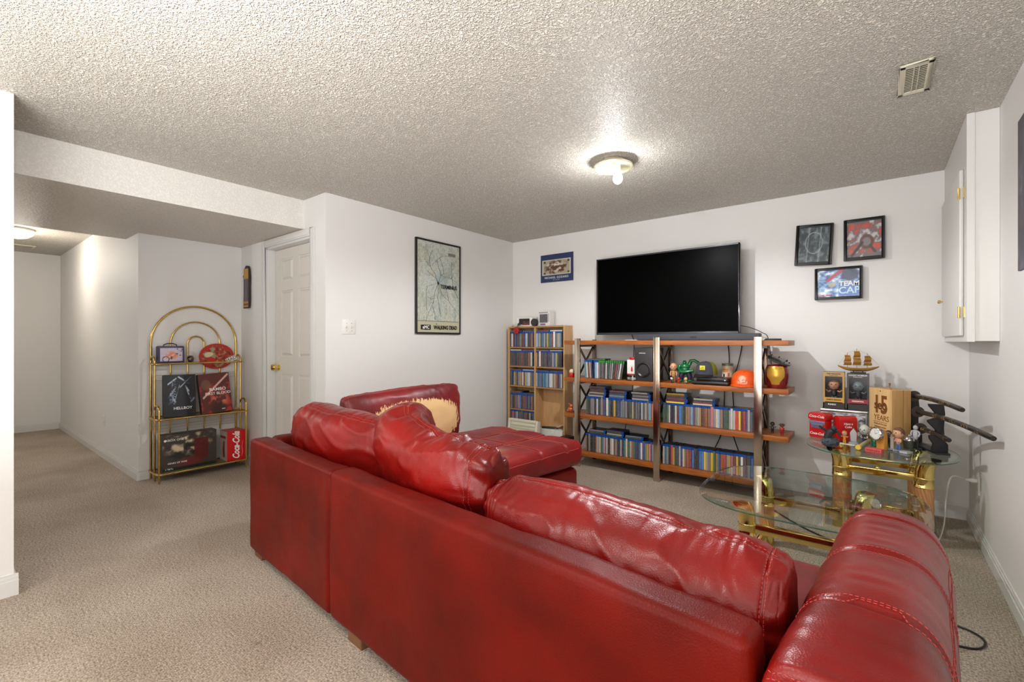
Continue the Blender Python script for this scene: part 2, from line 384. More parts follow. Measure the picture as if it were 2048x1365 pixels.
def fbm(X, Y, seed, f=4, octv=4):
    rs = np.random.RandomState(seed); out = np.zeros_like(X); amp = 1; tot = 0
    for o_ in range(octv):
        n = int(f*2**o_)+2; g = rs.rand(n+1, n+1)
        x = np.clip(X, 0, .9999)*(n-1); y = np.clip(Y, 0, .9999)*(n-1); i = x.astype(int); j = y.astype(int); fx = x-i; fy = y-j
        fx = fx*fx*(3-2*fx); fy = fy*fy*(3-2*fy)
        out += amp*((g[i, j]*(1-fx)+g[i+1, j]*fx)*(1-fy)+(g[i, j+1]*(1-fx)+g[i+1, j+1]*fx)*fy); tot += amp; amp *= .55
    return out/tot
def lay(C, mask, rgb):
    mask = np.clip(mask, 0, 1)[..., None]; return C*(1-mask)+np.array(rgb, float)*mask
def ell(X, Y, cx, cy, rx, ry, s=12): return np.clip((1-np.sqrt(((X-cx)/rx)**2+((Y-cy)/ry)**2))*s, 0, 1)
def seg(X, Y, x0, y0, x1, y1, wd, s=1.0):
    dx, dy = x1-x0, y1-y0; t = np.clip(((X-x0)*dx+(Y-y0)*dy)/(dx*dx+dy*dy), 0, 1)
    return np.clip((wd-np.hypot(X-x0-t*dx, Y-y0-t*dy))/(wd*.5)*s, 0, 1)
def rect(X, Y, x0, x1, y0, y1): return ((X > x0) & (X < x1) & (Y > y0) & (Y < y1)).astype(float)
def art(name, w_, h_, nx, ny, fn, parent, loc=(0,0,0), rot=(0,0,0), m=None):
    """flat print as a fine grid with colours; local plane XZ facing -Y, origin bottom-centre"""
    X, Y = np.meshgrid(np.linspace(0, 1, nx), np.linspace(0, 1, ny), indexing='ij')
    C = fn(X, Y)
    co_ = np.stack([(X-.5)*w_, X*0, Y*h_], -1).reshape(-1, 3)
    fs = [(i*ny+j, (i+1)*ny+j, (i+1)*ny+j+1, i*ny+j+1) for i in range(nx-1) for j in range(ny-1)]
    me = D.meshes.new(name); me.from_pydata(co_.tolist(), [], fs)
    ca = me.color_attributes.new('Col', 'FLOAT_COLOR', 'POINT')
    c = np.clip(C, 0, 255)/255.; c = np.where(c <= .04045, c/12.92, ((c+.055)/1.055)**2.4).reshape(-1, 3)
    ca.data.foreach_set('color', np.concatenate([c, np.ones((len(c), 1))], 1).astype(np.float32).ravel())
    me.materials.append(m or PRINT)
    o = D.objects.new(name, me); COL.objects.link(o); o.location = loc; o.rotation_euler = rot
    if parent: o.parent = parent
    return o
def ray(px, py):
    u = (px-1024)/F; return Vector((-SN+u*CS, CS+u*SN, (682.5-py)/F))
def atz(px, py, z): r = ray(px, py); return (r*((z-H)/r.z)+Vector((0, 0, H))).to_tuple()
def aty(px, y):
    r = ray(px, 0); return r.x*y/r.y
def zy(px, py, y): r = ray(px, py); return H+r.z*y/r.y
def zx(px, py, x): r = ray(px, py); return H+r.z*x/r.x
def yx(px, x): r = ray(px, 0); return r.y*x/r.x

# ================================================================ THE ROOM
XR, YT, XM, YD, XA, YH, ZC = .48, 4.31, -3.40, 1.93, -4.98, 1.11, 2.37
bm = NB(); box(bm, -8.95, .6, -2.75, 4.45, -.1, 0); struct('floor', bm, CARP)
bm = NB(); box(bm, -8.95, .6, -2.75, 4.45, ZC, ZC+.1); struct('ceiling', bm, CEIL)
bm = NB(); box(bm, XM-.12, XR+.12, YT, YT+.12, 0, ZC); struct('wall_back', bm, WALL)
bm = NB(); box(bm, XR, XR+.12, -2.6, YT, 0, ZC); struct('wall_right', bm, WALL)
bm = NB(); box(bm, XM-.12, XM, YD+.12, YT, 0, ZC); struct('wall_left', bm, WALL)
DX0, DX1, DZ = -4.43, -3.62, 2.06
bm = NB(); box(bm, DX1, XM, YD, YD+.12, 0, ZC); box(bm, XA-.12, DX0, YD, YD+.12, 0, ZC); box(bm, DX0, DX1, YD, YD+.12, DZ, ZC); struct('wall_doorway', bm, WALL)
bm = NB(); box(bm, XA-.12, XA, YH, YD, 0, ZC); struct('wall_alcove', bm, WALL)
bm = NB(); box(bm, -8.9, XA-.12, YH, YH+.12, 0, ZC); struct('wall_hallway', bm, WALL)
bm = NB(); box(bm, -8.92, -8.8, -1.5, YH, 0, ZC); struct('wall_hallway_end', bm, WALL)
bm = NB(); box(bm, -8.9, -3.2, -1.62, -1.5, 0, ZC); struct('wall_hallway_near', bm, WALL)
bm = NB(); box(bm, -3.33, -3.2, -2.6, .245, 0, ZC); struct('wall_stub', bm, WALL)
bm = NB(); box(bm, -3.33, XR, -2.72, -2.6, 0, ZC); struct('wall_front', bm, WALL)
# dropped bulkhead across the opening
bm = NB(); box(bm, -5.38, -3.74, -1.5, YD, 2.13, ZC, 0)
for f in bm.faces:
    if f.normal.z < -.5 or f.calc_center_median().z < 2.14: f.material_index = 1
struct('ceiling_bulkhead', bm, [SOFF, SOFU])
# baseboards
def bb(name, axis, a0, a1, w0, out, h=.085):
    bm = NB(); t1, t2 = .014, .008
    for t, z0, z1 in ((t1, 0, h*.7), (t2+.002, h*.7, h*.86), (t2-.003, h*.86, h)):
        lo, hi = sorted((w0, w0+out*t))
        if axis == 'x': box(bm, a0, a1, lo, hi, z0, z1)
        else: box(bm, lo, hi, a0, a1, z0, z1)
    struct(name, bm, TRIMM)
bb('baseboard_back', 'x', XM, XR, YT, -1); bb('baseboard_right', 'y', -2.6, YT-.015, XR, -1); bb('baseboard_left', 'y', YD, YT-.015, XM, 1)
bb('baseboard_alcove', 'y', YH, YD, XA, 1); bb('baseboard_alcove_side', 'x', XA+.015, DX0-.07, YD, -1)
bb('baseboard_hallway', 'x', -8.8, XA+.014, YH, -1); bb('baseboard_hallway_end', 'y', -1.5, YH-.015, -8.8, 1)
bb('baseboard_stub', 'y', -2.6, .26, -3.2, 1, .1); bb('baseboard_stub_end', 'x', -3.33, -3.2, .245, 1, .1)
# door casing and jambs
bm = NB()
for x0, x1 in ((DX0-.065, DX0), (DX1, DX1+.065)):
    box(bm, x0, x1, YD-.014, YD, 0, DZ+.065); box(bm, x0+.012, x1-.012, YD-.02, YD-.014, 0, DZ+.053)
box(bm, DX0, DX1, YD-.014, YD, DZ, DZ+.065); box(bm, DX0, DX1, YD-.02, YD-.014, DZ+.012, DZ+.053)
box(bm, DX0, DX0+.018, YD, YD+.12, 0, DZ); box(bm, DX1-.018, DX1, YD, YD+.12, 0, DZ); box(bm, DX0, DX1, YD, YD+.12, DZ-.018, DZ)
struct('trim_1', bm, TRIMM, bevel=.003)
# thin wood strip showing where the bulkhead meets the wall over the door
bm = NB(); box(bm, -4.42, -3.74, YD-.012, YD-.002, 2.122, 2.132); struct('trim_2', bm, mat('raw_wood_strip', (150, 118, 78), .7))
# six-panel door
x0, x1, yf = DX0+.02, DX1-.02, YD+.075
bm = NB(); box(bm, x0, x1, yf+.008, yf+.04, .012, DZ-.02)
W_ = x1-x0; st = .115; cx_ = (x0+x1)/2
zr = [.012, .24, .90, 1.06, 1.66, 1.75, 1.95, DZ-.02]
for a, b_ in ((x0, x0+st), (cx_-.055, cx_+.055), (x1-st, x1)): box(bm, a, b_, yf, yf+.01, .012, DZ-.02)
for a, b_ in ((.012, .24), (.90, 1.06), (1.66, 1.75), (1.95, DZ-.02)): box(bm, x0, x1, yf+.0002, yf+.01, a, b_)
door = struct('door_1', bm, DOORM)
for a, b_ in ((x0+st, cx_-.055), (cx_+.055, x1-st)):
    for c_, d_ in ((.24, .90), (1.06, 1.66), (1.75, 1.95)):
        bm = NB(); e = .010; g = .030
        A = [(a+e, c_+e), (b_-e, c_+e), (b_-e, d_-e), (a+e, d_-e)]; B = [(a+g, c_+g), (b_-g, c_+g), (b_-g, d_-g), (a+g, d_-g)]
        va = [bm.verts.new((p[0], yf+.0085, p[1])) for p in A]; vb = [bm.verts.new((p[0], yf-.004, p[1])) for p in B]
        bm.faces.new(vb)
        for i in range(4): bm.faces.new((va[i], va[(i+1) % 4], vb[(i+1) % 4], vb[i]))
        obj('panel', bm, DOORM, door)
bm = NB(); kx = x0+.062
lathe(bm, [(.03, 0), (.031, -.006), (.014, -.012), (.011, -.03), (.026, -.036), (.031, -.05), (.026, -.064), (.0001, -.07)], (kx, yf, .957), 24, axis='Y')
obj('door_knob', bm, GOLD, door, smooth=True)
bm = NB(); box(bm, kx-.008, kx+.008, yf-.001, yf+.02, 1.035, 1.05); obj('latch', bm, WHITEP, door)
# corner cabinet boxed in under the ceiling
CX, CY, CZ = .36, 3.31, 1.20
cab = thing('corner_cabinet', 'white boxed-in wall cabinet with brass hinged door high in right corner', 'cabinet', (0, 0, 0))
bm = NB(); box(bm, CX+.028, XR-.001, CY+.006, YT-.001, CZ, ZC-.001); obj('body', bm, CABM, cab)
bm = NB(); box(bm, CX, CX+.03, CY, CY+.095, CZ-.004, ZC-.001); box(bm, CX, CX+.03, YT-.06, YT-.001, CZ-.004, ZC-.001)
box(bm, CX, CX+.03, CY+.095, YT-.06, CZ-.004, CZ+.03); box(bm, CX, CX+.03, CY+.095, YT-.06, 2.115, ZC-.001)
obj('face_frame', bm, CABM, cab)
bm = NB(); box(bm, CX-.018, CX+.001, CY+.105, YT-.045, 1.228, 2.112); dr = obj('door', bm, CABM, cab, bevel=.006)
for zz in (1.353, 1.986):
    bm = NB(); box(bm, CX-.021, CX-.018, CY+.09, CY+.122, zz-.028, zz+.028); lathe(bm, [(.005, -.03), (.005, .03)], (CX-.02, CY+.1, zz), 10); box(bm, CX-.004, CX, CY+.07, CY+.1, zz-.028, zz+.028)
    obj('hinge', bm, GOLD, dr, smooth=True)
bm = NB(); lathe(bm, [(.0001, -.03), (.010, -.027), (.013, -.02), (.010, -.013), (.005, -.008), (.005, 0), (.012, .001)], (CX-.018, 4.18, 1.46), 16, axis='X'); obj('knob', bm, GOLD, dr, smooth=True)
# ceiling register
vt = thing('ceiling_vent', 'cream ceiling air vent with slotted grille near the right wall', 'vent', (0, 0, 0))
bm = NB(); vx0, vx1, vy0, vy1 = .075, .188, 2.56, 2.86
for a in ((vx0, vx0+.022, vy0, vy1), (vx1-.022, vx1, vy0, vy1), (vx0, vx1, vy0, vy0+.025), (vx0, vx1, vy1-.025, vy1)): box(bm, a[0], a[1], a[2], a[3], ZC-.012, ZC-.001)
obj('frame', bm, CREAM, vt, bevel=.003)
bm = NB(); box(bm, vx0+.01, vx1-.01, vy0+.01, vy1-.01, ZC-.003, ZC-.001); obj('duct_shadow', bm, mat('duct_dark', (70, 58, 44), .8), vt)
for k in range(15):
    bm = NB(); yy = vy0+.032+k*(vy1-vy0-.064)/14; vs = box(bm, vx0+.022, vx1-.022, -.005, .005, -.0008, .0008)
    xf(bm, vs, Matrix.Translation((0, yy, ZC-.0075)) @ Matrix.Rotation(.7, 4, 'X')); obj('slat', bm, CREAM, vt)
for xx in (vx0+.048, vx1-.048):
    bm = NB(); box(bm, xx-.0015, xx+.0015, vy0+.025, vy1-.025, ZC-.012, ZC-.004); obj('bar', bm, CREAM, vt)
# ceiling lamp
lx, ly = -1.345, 2.755
cl = thing('ceiling_lamp', 'round pan ceiling lamp with bare glowing bulbs and no cover', 'lamp', (lx, ly, ZC))
bm = NB(); lathe(bm, [(.03, -.001), (.085, -.003), (.1, -.016), (.118, -.028), (.125, -.034), (.125, -.044), (.117, -.048), (.117, -.036), (.03, -.03)], (0, 0, 0), 48); obj('pan', bm, mat('satin_cream_metal', (226, 220, 196), .25, .6), cl, smooth=True)
bm = NB(); lathe(bm, [(.112, -.048), (.110, -.066), (.104, -.066), (.106, -.048)], (0, 0, 0), 48); obj('glass_ring', bm, CLEAR, cl, smooth=True)
bm = NB(); lathe(bm, [(.02, -.03), (.022, -.06), (.018, -.082)], (.025, .015, 0), 16); obj('socket', bm, WHITEP, cl, smooth=True)
bm = NB(); ball(bm, (.025, .015, -.115), (.031, .031, .036)); obj('bulb', bm, BULB, cl, smooth=True)
bm = NB(); tube(bm, [(.04, -.03, -.055), (.0, -.04, -.056)], .02, 14); obj('socket', bm, WHITEP, cl, smooth=True)
bm = NB(); tube(bm, [(.0, -.04, -.058), (-.02, -.045, -.060), (-.06, -.055, -.066), (-.075, -.06, -.068)], [.018, .026, .026, .016], 16); obj('bulb', bm, BULB, cl, smooth=True)
# hallway dome lamp + register
hl = thing('dome_lamp', 'glowing frosted dome ceiling lamp in the far hallway', 'lamp', (-7.02, .54, ZC))
bm = NB(); lathe(bm, [(.02, -.001), (.15, -.002), (.155, -.02), (.15, -.025)], (0, 0, 0), 32); obj('base', bm, WHITEP, hl, smooth=True)
bm = NB(); lathe(bm, [(.145, -.025), (.14, -.055), (.10, -.085), (.05, -.098), (.0001, -.1)], (0, 0, 0), 32); obj('shade', bm, DOME, hl, smooth=True)
hv = thing('hallway_vent', 'small ceiling air vent at the far end of the hallway', 'vent', (-8.2, .66, ZC))
bm = NB(); box(bm, -.08, .08, -.15, .15, -.01, -.001); obj('frame', bm, CREAM, hv, bevel=.003)
for k in range(6):
    bm = NB(); box(bm, -.06+k*.021, -.05+k*.021, -.12, .12, -.014, -.009); obj('slat', bm, mat('vent_grey', (150, 142, 130), .6), hv)
# outlets and switch
def outlet(name, label, loc, rot, holes=True):
    t = thing(name, label, 'outlet', loc); t.rotation_euler = rot
    bm = NB(); box(bm, -.035, .035, -.006, 0, -.057, .057); p = obj('cover_plate', bm, WHITEP, t, bevel=.002)
    if holes:
        for z_ in (-.02, .02):
            bm = NB(); lathe(bm, [(.015, -.008), (.016, -.006)], (0, 0, z_), 16, axis='Y'); obj('socket', bm, CREAM, t, smooth=True)
    return t
outlet('wall_outlet', 'white blank wall plate low on the hallway wall', (-6.216, YH, .39), (0, 0, 0))
outlet('wall_outlet', 'white wall outlet with a pale cord plugged in by right corner', (XR, 3.93, .33), (0, 0, -PI/2))
t = thing('light_switch', 'white double toggle light switch plate beside the framed map', 'switch', (XM, 2.132, 1.315)); t.rotation_euler = (0, 0, PI/2)
bm = NB(); box(bm, -.06, .06, -.006, 0, -.06, .06); obj('cover_plate', bm, WHITEP, t, bevel=.002)
for s_ in (-.023, .023):
    bm = NB(); box(bm, s_-.006, s_+.006, -.0075, -.006, -.013, .013); vs = box(bm, s_-.004, s_+.004, -.019, -.006, -.006, .004); obj('toggle', bm, CREAM, t)
    for z_ in (-.03, .03):
        bm = NB(); lathe(bm, [(.0001, -.0085), (.003, -.008), (.0035, -.006)], (s_, 0, z_), 10, axis='Y'); obj('screw', bm, SILVER, t, smooth=True)

# ================================================================ SOFA
SA = math.radians(-4.3); SL = (-2.765, 1.112, 0)
sofa = thing('sectional_sofa', 'large red leather sectional sofa with chaise, seen from behind', 'sofa', SL, SA)
def sag(sc, amp, sd=0): return lambda p, n: amp*(noise.noise(Vector((p.x*sc+sd, p.y*sc, p.z*sc)))*1.0+.5*noise.noise(Vector((p.x*sc*2.3, p.y*sc*2.3+sd, p.z*sc*2.3))))
def groove(v, c, w_): return math.exp(-((v-c)/w_)**2)
def panel(name, s0, s1, t0, t1, z0, z1, r, disp, m=LEAB, n=(60, 8, 30)):
    bm = NB(); rbox(bm, ((s0+s1)/2, (t0+t1)/2, (z0+z1)/2), ((s1-s0)/2, (t1-t0)/2, (z1-z0)/2), r, n, disp); bmesh.ops.recalc_face_normals(bm, faces=bm.faces)
    return obj(name, bm, m, sofa, smooth=2)
def dpan(p, n):
    d = sag(2.5, .006, 3)(p, n)
    if p.z > .55: d += sag(9, .002, 1)(p, n)
    d -= .003*groove(p.z, .628, .004)
    return d
panel('back_panel', 0, .962, 0, .105, .04, .652, .022, dpan)
panel('back_panel', .966, 2.598, -.004, .115, .04, .655, .03, dpan, n=(100, 8, 30))
panel('left_arm', .0, .115, .108, 1.0, .04, .652, .03, dpan, n=(8, 50, 24))
def darm(p, n):
    d = sag(3, .007, 5)(p, n)+sag(12, .0016, 2)(p, n)
    for c in (.25, .55, .83): d -= .007*groove(p.y, c, .007)
    pass
    # soft wrinkles running across the top
    d += .003*noise.noise(Vector((p.x*3, p.y*26, 0)))*max(0, n.z)
    d -= .004*groove(p.x, 2.865, .003)*(1 if n.z > .2 else 0)
    return d
bm = NB(); rings_ = []; TT = [(-.003, .018), (-.001, .008), (.004, .002), (.012, 0)]+[(.012+.896*k/150, 0) for k in range(1, 150)]+[(.92, .003), (.93, .012), (.936, .03), (.938, .05)]
for t_, ins in TT:
    f = min(1, max(0, t_/.34)); f = f*f*(3-2*f); ne = 5.5-2.6*f; zt_ = .648+.034*f-ins; a_ = .132+.004*f-ins; zb_ = .44; prof_ = [(-a_, .04+ins), (-a_, .16), (-a_, .28), (-a_, .37)]
    prof_ += [(-math.copysign(abs(math.cos(q))**(2/ne), math.cos(q))*a_, zb_+(zt_-zb_)*max(0, math.sin(q))**(2/ne)) for q in [PI*k/60 for k in range(61)]]+[(a_, .37), (a_, .28), (a_, .16), (a_, .04+ins)]
    row_ = []
    for i, (x_, z_) in enumerate(prof_):
        nz = max(0, (z_-.5)/.19); nx = x_/a_; p = Vector((2.738+x_, t_, z_)); nn = Vector((nx*(1-nz*.7), 0, nz)); nn = nn.normalized() if nn.length > 0 else nn
        row_.append(bm.verts.new(p+nn*darm(p, nn)))
    rings_.append(row_)
for A, B in zip(rings_, rings_[1:]):
    for k in range(len(A)): bm.faces.new((A[k], A[(k+1) % len(A)], B[(k+1) % len(A)], B[k]))
bm.faces.new(rings_[0]); bm.faces.new(rings_[-1][::-1]); bmesh.ops.recalc_face_normals(bm, faces=bm.faces)
arm = obj('right_arm', bm, LEA, sofa, smooth=2)
def dashes(bm, pts, r=.0011, on=.006, off=.004):
    pts = [Vector(p) for p in pts]; L_ = [0]
    for a, b_ in zip(pts, pts[1:]): L_.append(L_[-1]+(b_-a).length)
    def at(s):
        for i in range(len(pts)-1):
            if s <= L_[i+1]: return pts[i].lerp(pts[i+1], (s-L_[i])/max(1e-9, L_[i+1]-L_[i]))
        return pts[-1]
    s = 0
    while s+on < L_[-1]:
        tube(bm, [at(s), at(s+on)], r, 4); s += on+off
from mathutils.bvhtree import BVHTree
def snap(o, pts, off=.0006, direction=None):
    """push local points onto the surface of o"""
    me = o.data; bv = BVHTree.FromPolygons([v.co for v in me.vertices], [p.vertices for p in me.polygons])
    out = []
    for p in pts:
        h = bv.find_nearest(Vector(p))
        out.append(h[0]+h[1]*off)
    return out
def stitch(o, lines, name='stitching', m=STITCH, r=.0011):
    bm = NB()
    for l in lines: dashes(bm, snap(o, l), r)
    st = obj(name, bm, m, o); st['kind'] = 'stuff'; return st
def arc_over(y, dz=0):
    return [(2.74-.19*math.cos(a), y, .45+.30*math.sin(a)) for a in [PI*k/30 for k in range(2, 29)]]
stitch(arm, [arc_over(c+d) for c in (.25, .55, .83) for d in (-.012, .012)]+[[(2.60+k*.26/20, -.03, .63) for k in range(21)], [(2.60+k*.26/20, -.03, .612) for k in range(21)]]+[[(2.93, .02+k*.9/40, .60) for k in range(41)], [(2.93, .02+k*.9/40, .585) for k in range(41)]])
panel('seat_base', .97, 2.60, .117, .90, .04, .27, .03, sag(2, .006, 9), LEA)
def dseat(p, n):
    d = sag(3, .010, 11)(p, n)
    for c in (1.78,): d -= .012*groove(p.x, c, .012)
    return d
panel('seat_cushion', .98, 2.60, .117, .925, .275, .462, .05, dseat, LEA, n=(80, 50, 8))
panel('chaise_base', .015, .93, .117, 1.88, .05, .285, .04, sag(2, .008, 4), LEA, n=(30, 60, 10))
def dch(p, n):
    d = sag(3, .010, 21)(p, n)
    if n.z > .1:
        for c in (.33, .62): d -= .013*groove(p.x, c, .012)
        for c in (.75, 1.10, 1.45, 1.72): d -= .013*groove(p.y, c, .012)
        d += .012*abs(math.sin((p.x-.03)/.30*PI))*abs(math.sin((p.y-.05)/.35*PI))
    d -= .003*groove(p.z, .43, .004)
    return d
ch = panel('chaise_cushion', .005, .945, .117, 1.925, .297, .472, .055, dch, LEAC, n=(80, 150, 8))
pl = ch.data.attributes.new('peel', 'FLOAT', 'POINT')
vals = []
for v in ch.data.vertices:
    x_, y_ = v.co.x, v.co.y
    k = 0.06
    for cx2, cy2, rx, ry, s_ in ((.86, .95, .13, .45, .62), (.72, 1.2, .26, .38, .50), (.60, 1.0, .13, .3, .45)):
        k = max(k, s_*max(0, 1-((x_-cx2)/rx)**2-((y_-cy2)/ry)**2))
    for c in (.33, .62): k = max(k, .30*groove(x_, c, .008))
    for c in (.75, 1.10, 1.45, 1.72): k = max(k, .30*groove(y_, c, .008))
    if v.co.z < .42: k = 0
    vals.append(k)
pl.data.foreach_set('value', vals)
stitch(ch, [[(c+d, .12+k*1.75/80, .5) for k in range(81)] for c in (.33, .62) for d in (-.012, .012)]+[[(.03+k*.88/40, c+d, .5) for k in range(41)] for c in (.75, 1.10, 1.45, 1.72) for d in (-.012, .012)]+[[(1.0, .15+k*1.7/80, .44) for k in range(81)]], m=mat('pale_red_thread', (196, 110, 90), .6), r=.0014)
FOOT = mat('sofa_foot_wood', (112, 74, 44), .5, var=.2)
for s_, t_ in ((.03, .02), (1.10, .012), (2.45, .02), (2.78, .80), (.05, 1.75), (.85, 1.78)):
    bm = NB(); box(bm, s_, s_+.105, t_, t_+.07, 0, .06 if t_ < 1 else .07); obj('foot', bm, FOOT, sofa, bevel=.003)

# ---- loose back cushions
def catmull(P, u):
    n = len(P)-1; x_ = min(max(u*n, 0), n-1e-6); i = int(x_); f = x_-i
    p0, p1, p2, p3 = P[max(i-1, 0)], P[i], P[i+1], P[min(i+2, n)]
    return [.5*((2*b_)+(-a+c)*f+(2*a-5*b_+4*c-d)*f*f+(-a+3*b_-3*c+d)*f**3) for a, b_, c, d in zip(p0, p1, p2, p3)]
def cushion(name, label, P, seed, m=LEA, seams=(.25,), nu=150, nv=88, pw=2.6, q=7, wr=1.0, parent_rot=SA, tufts=(), peel=None, group='loose back cushions of the sectional sofa', endp=.02):
    """P rows: s, t, zc, half thickness, half height, lean(rad)"""
    root_inv = None
    bm = NB(); grid = []; cs = []
    for i in range(nu+1):
        u = .5-.5*math.cos(PI*i/nu); s_, t_, zc, ht, hh, ln = catmull(P, u)
        a = catmull(P, max(0, u-.01)); b_ = catmull(P, min(1, u+.01))
        tg = Vector((b_[0]-a[0], b_[1]-a[1], 0)).normalized(); nn = Vector((-tg.y, tg.x, 0))
        f = max(0, 1-abs(2*u-1)**q)**(1/q) if 0 < i < nu else 0
        f2 = max(0, 1-abs(2*u-1)**(q*1.6))**(1/(q*1.6)) if 0 < i < nu else 0
        c = Vector((s_+(.0 if P[0][0] != P[-1][0] and abs(P[0][0]-P[-1][0]) > .05 else 0), t_+(.035 if abs(P[0][0]-P[-1][0]) > .05 else 0), zc)); e1 = nn*math.cos(ln)+Vector((0, 0, math.sin(ln))); e2 = Vector((0, 0, math.cos(ln)))-nn*math.sin(ln)
        row = []; de = min(u, 1-u)
        for j in range(nv):
            a_ = 2*PI*j/nv; ca, sa = math.cos(a_), math.sin(a_)
            px_ = math.copysign(abs(ca)**(2/pw), ca)*ht*f; pz_ = math.copysign(abs(sa)**(2/pw), sa)*hh*f2
            p = c+e1*px_+e2*pz_; rad = (e1*ca+e2*sa)
            v_ = j/nv
            N3 = noise.noise
            # big soft folds + ridged creases + end pleats
            d = .008*N3(p*4+Vector((seed, 0, 0)))
            rg = 1-abs(N3(Vector((p.x*5+seed, p.y*5, p.z*9))))*2.6; d += wr*.0065*max(0, rg)**3*(1 if sa > -.2 else .5)
            rg2 = 1-abs(N3(Vector((p.x*11+seed*2, p.y*11, p.z*14))))*3; d -= wr*.0018*max(0, rg2)**2
            d += wr*.008*math.sin(v_*2*PI*9+seed+3*N3(p*6))*math.exp(-(de/.09)**2)*(1 if de > .004 else 0)
            rg3 = 1-abs(N3(Vector((u*24+seed, v_*5, seed))))*4.5; d -= wr*.0032*max(0, rg3)**2*math.exp(-((v_-.25)/.16)**2)
            for sv in seams: d -= .007*math.exp(-(((v_-sv+.5) % 1-.5)/.009)**2)
            for su in (.10, .90): d -= .006*math.exp(-((u-su)/.006)**2)
            for tu, tv, td in tufts: d -= td*math.exp(-((u-tu)/.035)**2-(((v_-tv+.5) % 1-.5)/.045)**2)
            row.append(p+rad*d*min(1, f*1.2))
        grid.append(row); cs.append(c)
    V = [[bm.verts.new(p) for p in r] for r in grid[1:-1]]
    p0 = bm.verts.new(sum(grid[0], Vector())/nv); p1 = bm.verts.new(sum(grid[-1], Vector())/nv)
    for A, B in zip(V, V[1:]):
        for j in range(nv): bm.faces.new((A[j], A[(j+1) % nv], B[(j+1) % nv], B[j]))
    for j in range(nv): bm.faces.new((p0, V[0][(j+1) % nv], V[0][j])); bm.faces.new((p1, V[-1][j], V[-1][(j+1) % nv]))
    bmesh.ops.recalc_face_normals(bm, faces=bm.faces)
    o = obj(name, bm, m, None, smooth=2); o.location = SL; o.rotation_euler = (0, 0, SA)
    tag(o, label, 'cushion', group)
    jl = []
    for sv in seams:
        j0 = int(sv*nv)
        for dj in (-.010, .010):
            l = []
            for i in range(int(nu*.16), int(nu*.84)):
                jf = (sv+dj)*nv; a, b_ = int(math.floor(jf)) % nv, (int(math.floor(jf))+1) % nv; l.append(grid[i][a].lerp(grid[i][b_], jf-math.floor(jf)))
            jl.append(l)
    for su in (.10, .90):
        i = min(range(nu+1), key=lambda k: abs((.5-.5*math.cos(PI*k/nu))-su))
        for di in (-1, 2): jl.append([grid[i+di][j % nv] for j in range(0, int(nv*.55))])
    stitch(o, jl)
    if peel:
        at = o.data.attributes.new('peel', 'FLOAT', 'POINT'); at.data.foreach_set('value', [peel(v.co) for v in o.data.vertices])
    return o
# 1: left corner, leaning on the back
cushion('back_cushion', 'red leather back cushion standing in the rear left corner of sofa',
    [(.10, .25, .60, .085, .20, .10), (.24, .24, .635, .12, .215, .15), (.55, .24, .645, .13, .205, .2), (.80, .28, .64, .125, .195, .2), (1.00, .34, .63, .10, .185, .2)], 3.1, seams=(.28,), tufts=((.86, .2, .03),), wr=1.2)
# 2: bent round the corner, bulging high
cushion('back_cushion', 'crumpled red leather corner cushion folded over in middle of sofa back',
    [(.88, .52, .66, .07, .20, .1), (.955, .40, .675, .12, .225, .15), (1.06, .29, .68, .135, .215, .2), (1.28, .26, .63, .135, .205, .28), (1.48, .27, .62, .14, .205, .25), (1.66, .30, .60, .10, .20, .25)], 7.7, seams=(.22,), tufts=((.42, .24, .035), (.80, .2, .04), (.66, .22, .02)), wr=1.7)
# 3: long slumped one in front of the camera
cushion('back_cushion', 'long slumped red leather cushion behind the near seat of sofa',
    [(1.665, .25, .565, .09, .135, .35), (1.76, .27, .572, .135, .145, .35), (2.0, .28, .575, .15, .14, .4), (2.25, .285, .57, .15, .135, .4), (2.47, .29, .56, .145, .132, .4), (2.595, .30, .552, .12, .125, .4)], 12.3, seams=(.20,), nu=200, tufts=((.12, .2, .015), (.7, .15, .02)), wr=1.1)
# 4: peeled cushion on the left arm, facing the seat
def pk(c):
    if c.x < .24: return 0
    u = (c.y-.42)/.95
    k = max(0, 1-abs((u-.50)/.46)**2.6-abs((c.z-.665)/.185)**2.6)
    return .15+.85*k if k > 0 else .1
cushion('back_cushion', 'red leather cushion with large tan peeled patch against left arm',
    [(.24, .42, .665, .07, .19, .0), (.25, .50, .672, .095, .20, .0), (.26, .78, .685, .105, .205, .0), (.26, 1.08, .692, .105, .21, .0), (.25, 1.22, .695, .09, .205, .0), (.24, 1.30, .695, .06, .195, .0)], 21.9, m=LEAP, seams=(.25,), wr=.6, peel=pk)

# ================================================================ GLASS AND BRASS TABLES
def sup(cx, cy, a, b_, n, k=72): 
    out = []
    for i in range(k):
        t = 2*PI*i/k; c, s = math.cos(t), math.sin(t)
        out.append((cx+math.copysign(abs(c)**(2/n), c)*a, cy+math.copysign(abs(s)**(2/n), s)*b_))
    return out
def glass_top(root, a, b_, n, z, th, bev):
    bm = NB(); O = sup(0, 0, a, b_, n); I = sup(0, 0, a-bev, b_-bev, n)
    rg = [[bm.verts.new((x, y, zz)) for x, y in L] for L, zz in ((O, z-th), (O, z-th*.45), (I, z))]
    k = len(O)
    for A, B, mi in ((rg[0], rg[1], 1), (rg[1], rg[2], 0)):
        for i in range(k): bm.faces.new((A[i], A[(i+1) % k], B[(i+1) % k], B[i])).material_index = mi
    bm.faces.new(rg[2]); bm.faces.new(rg[0][::-1])
    return obj('glass_top', bm, [GLASS, GEDGE], root)
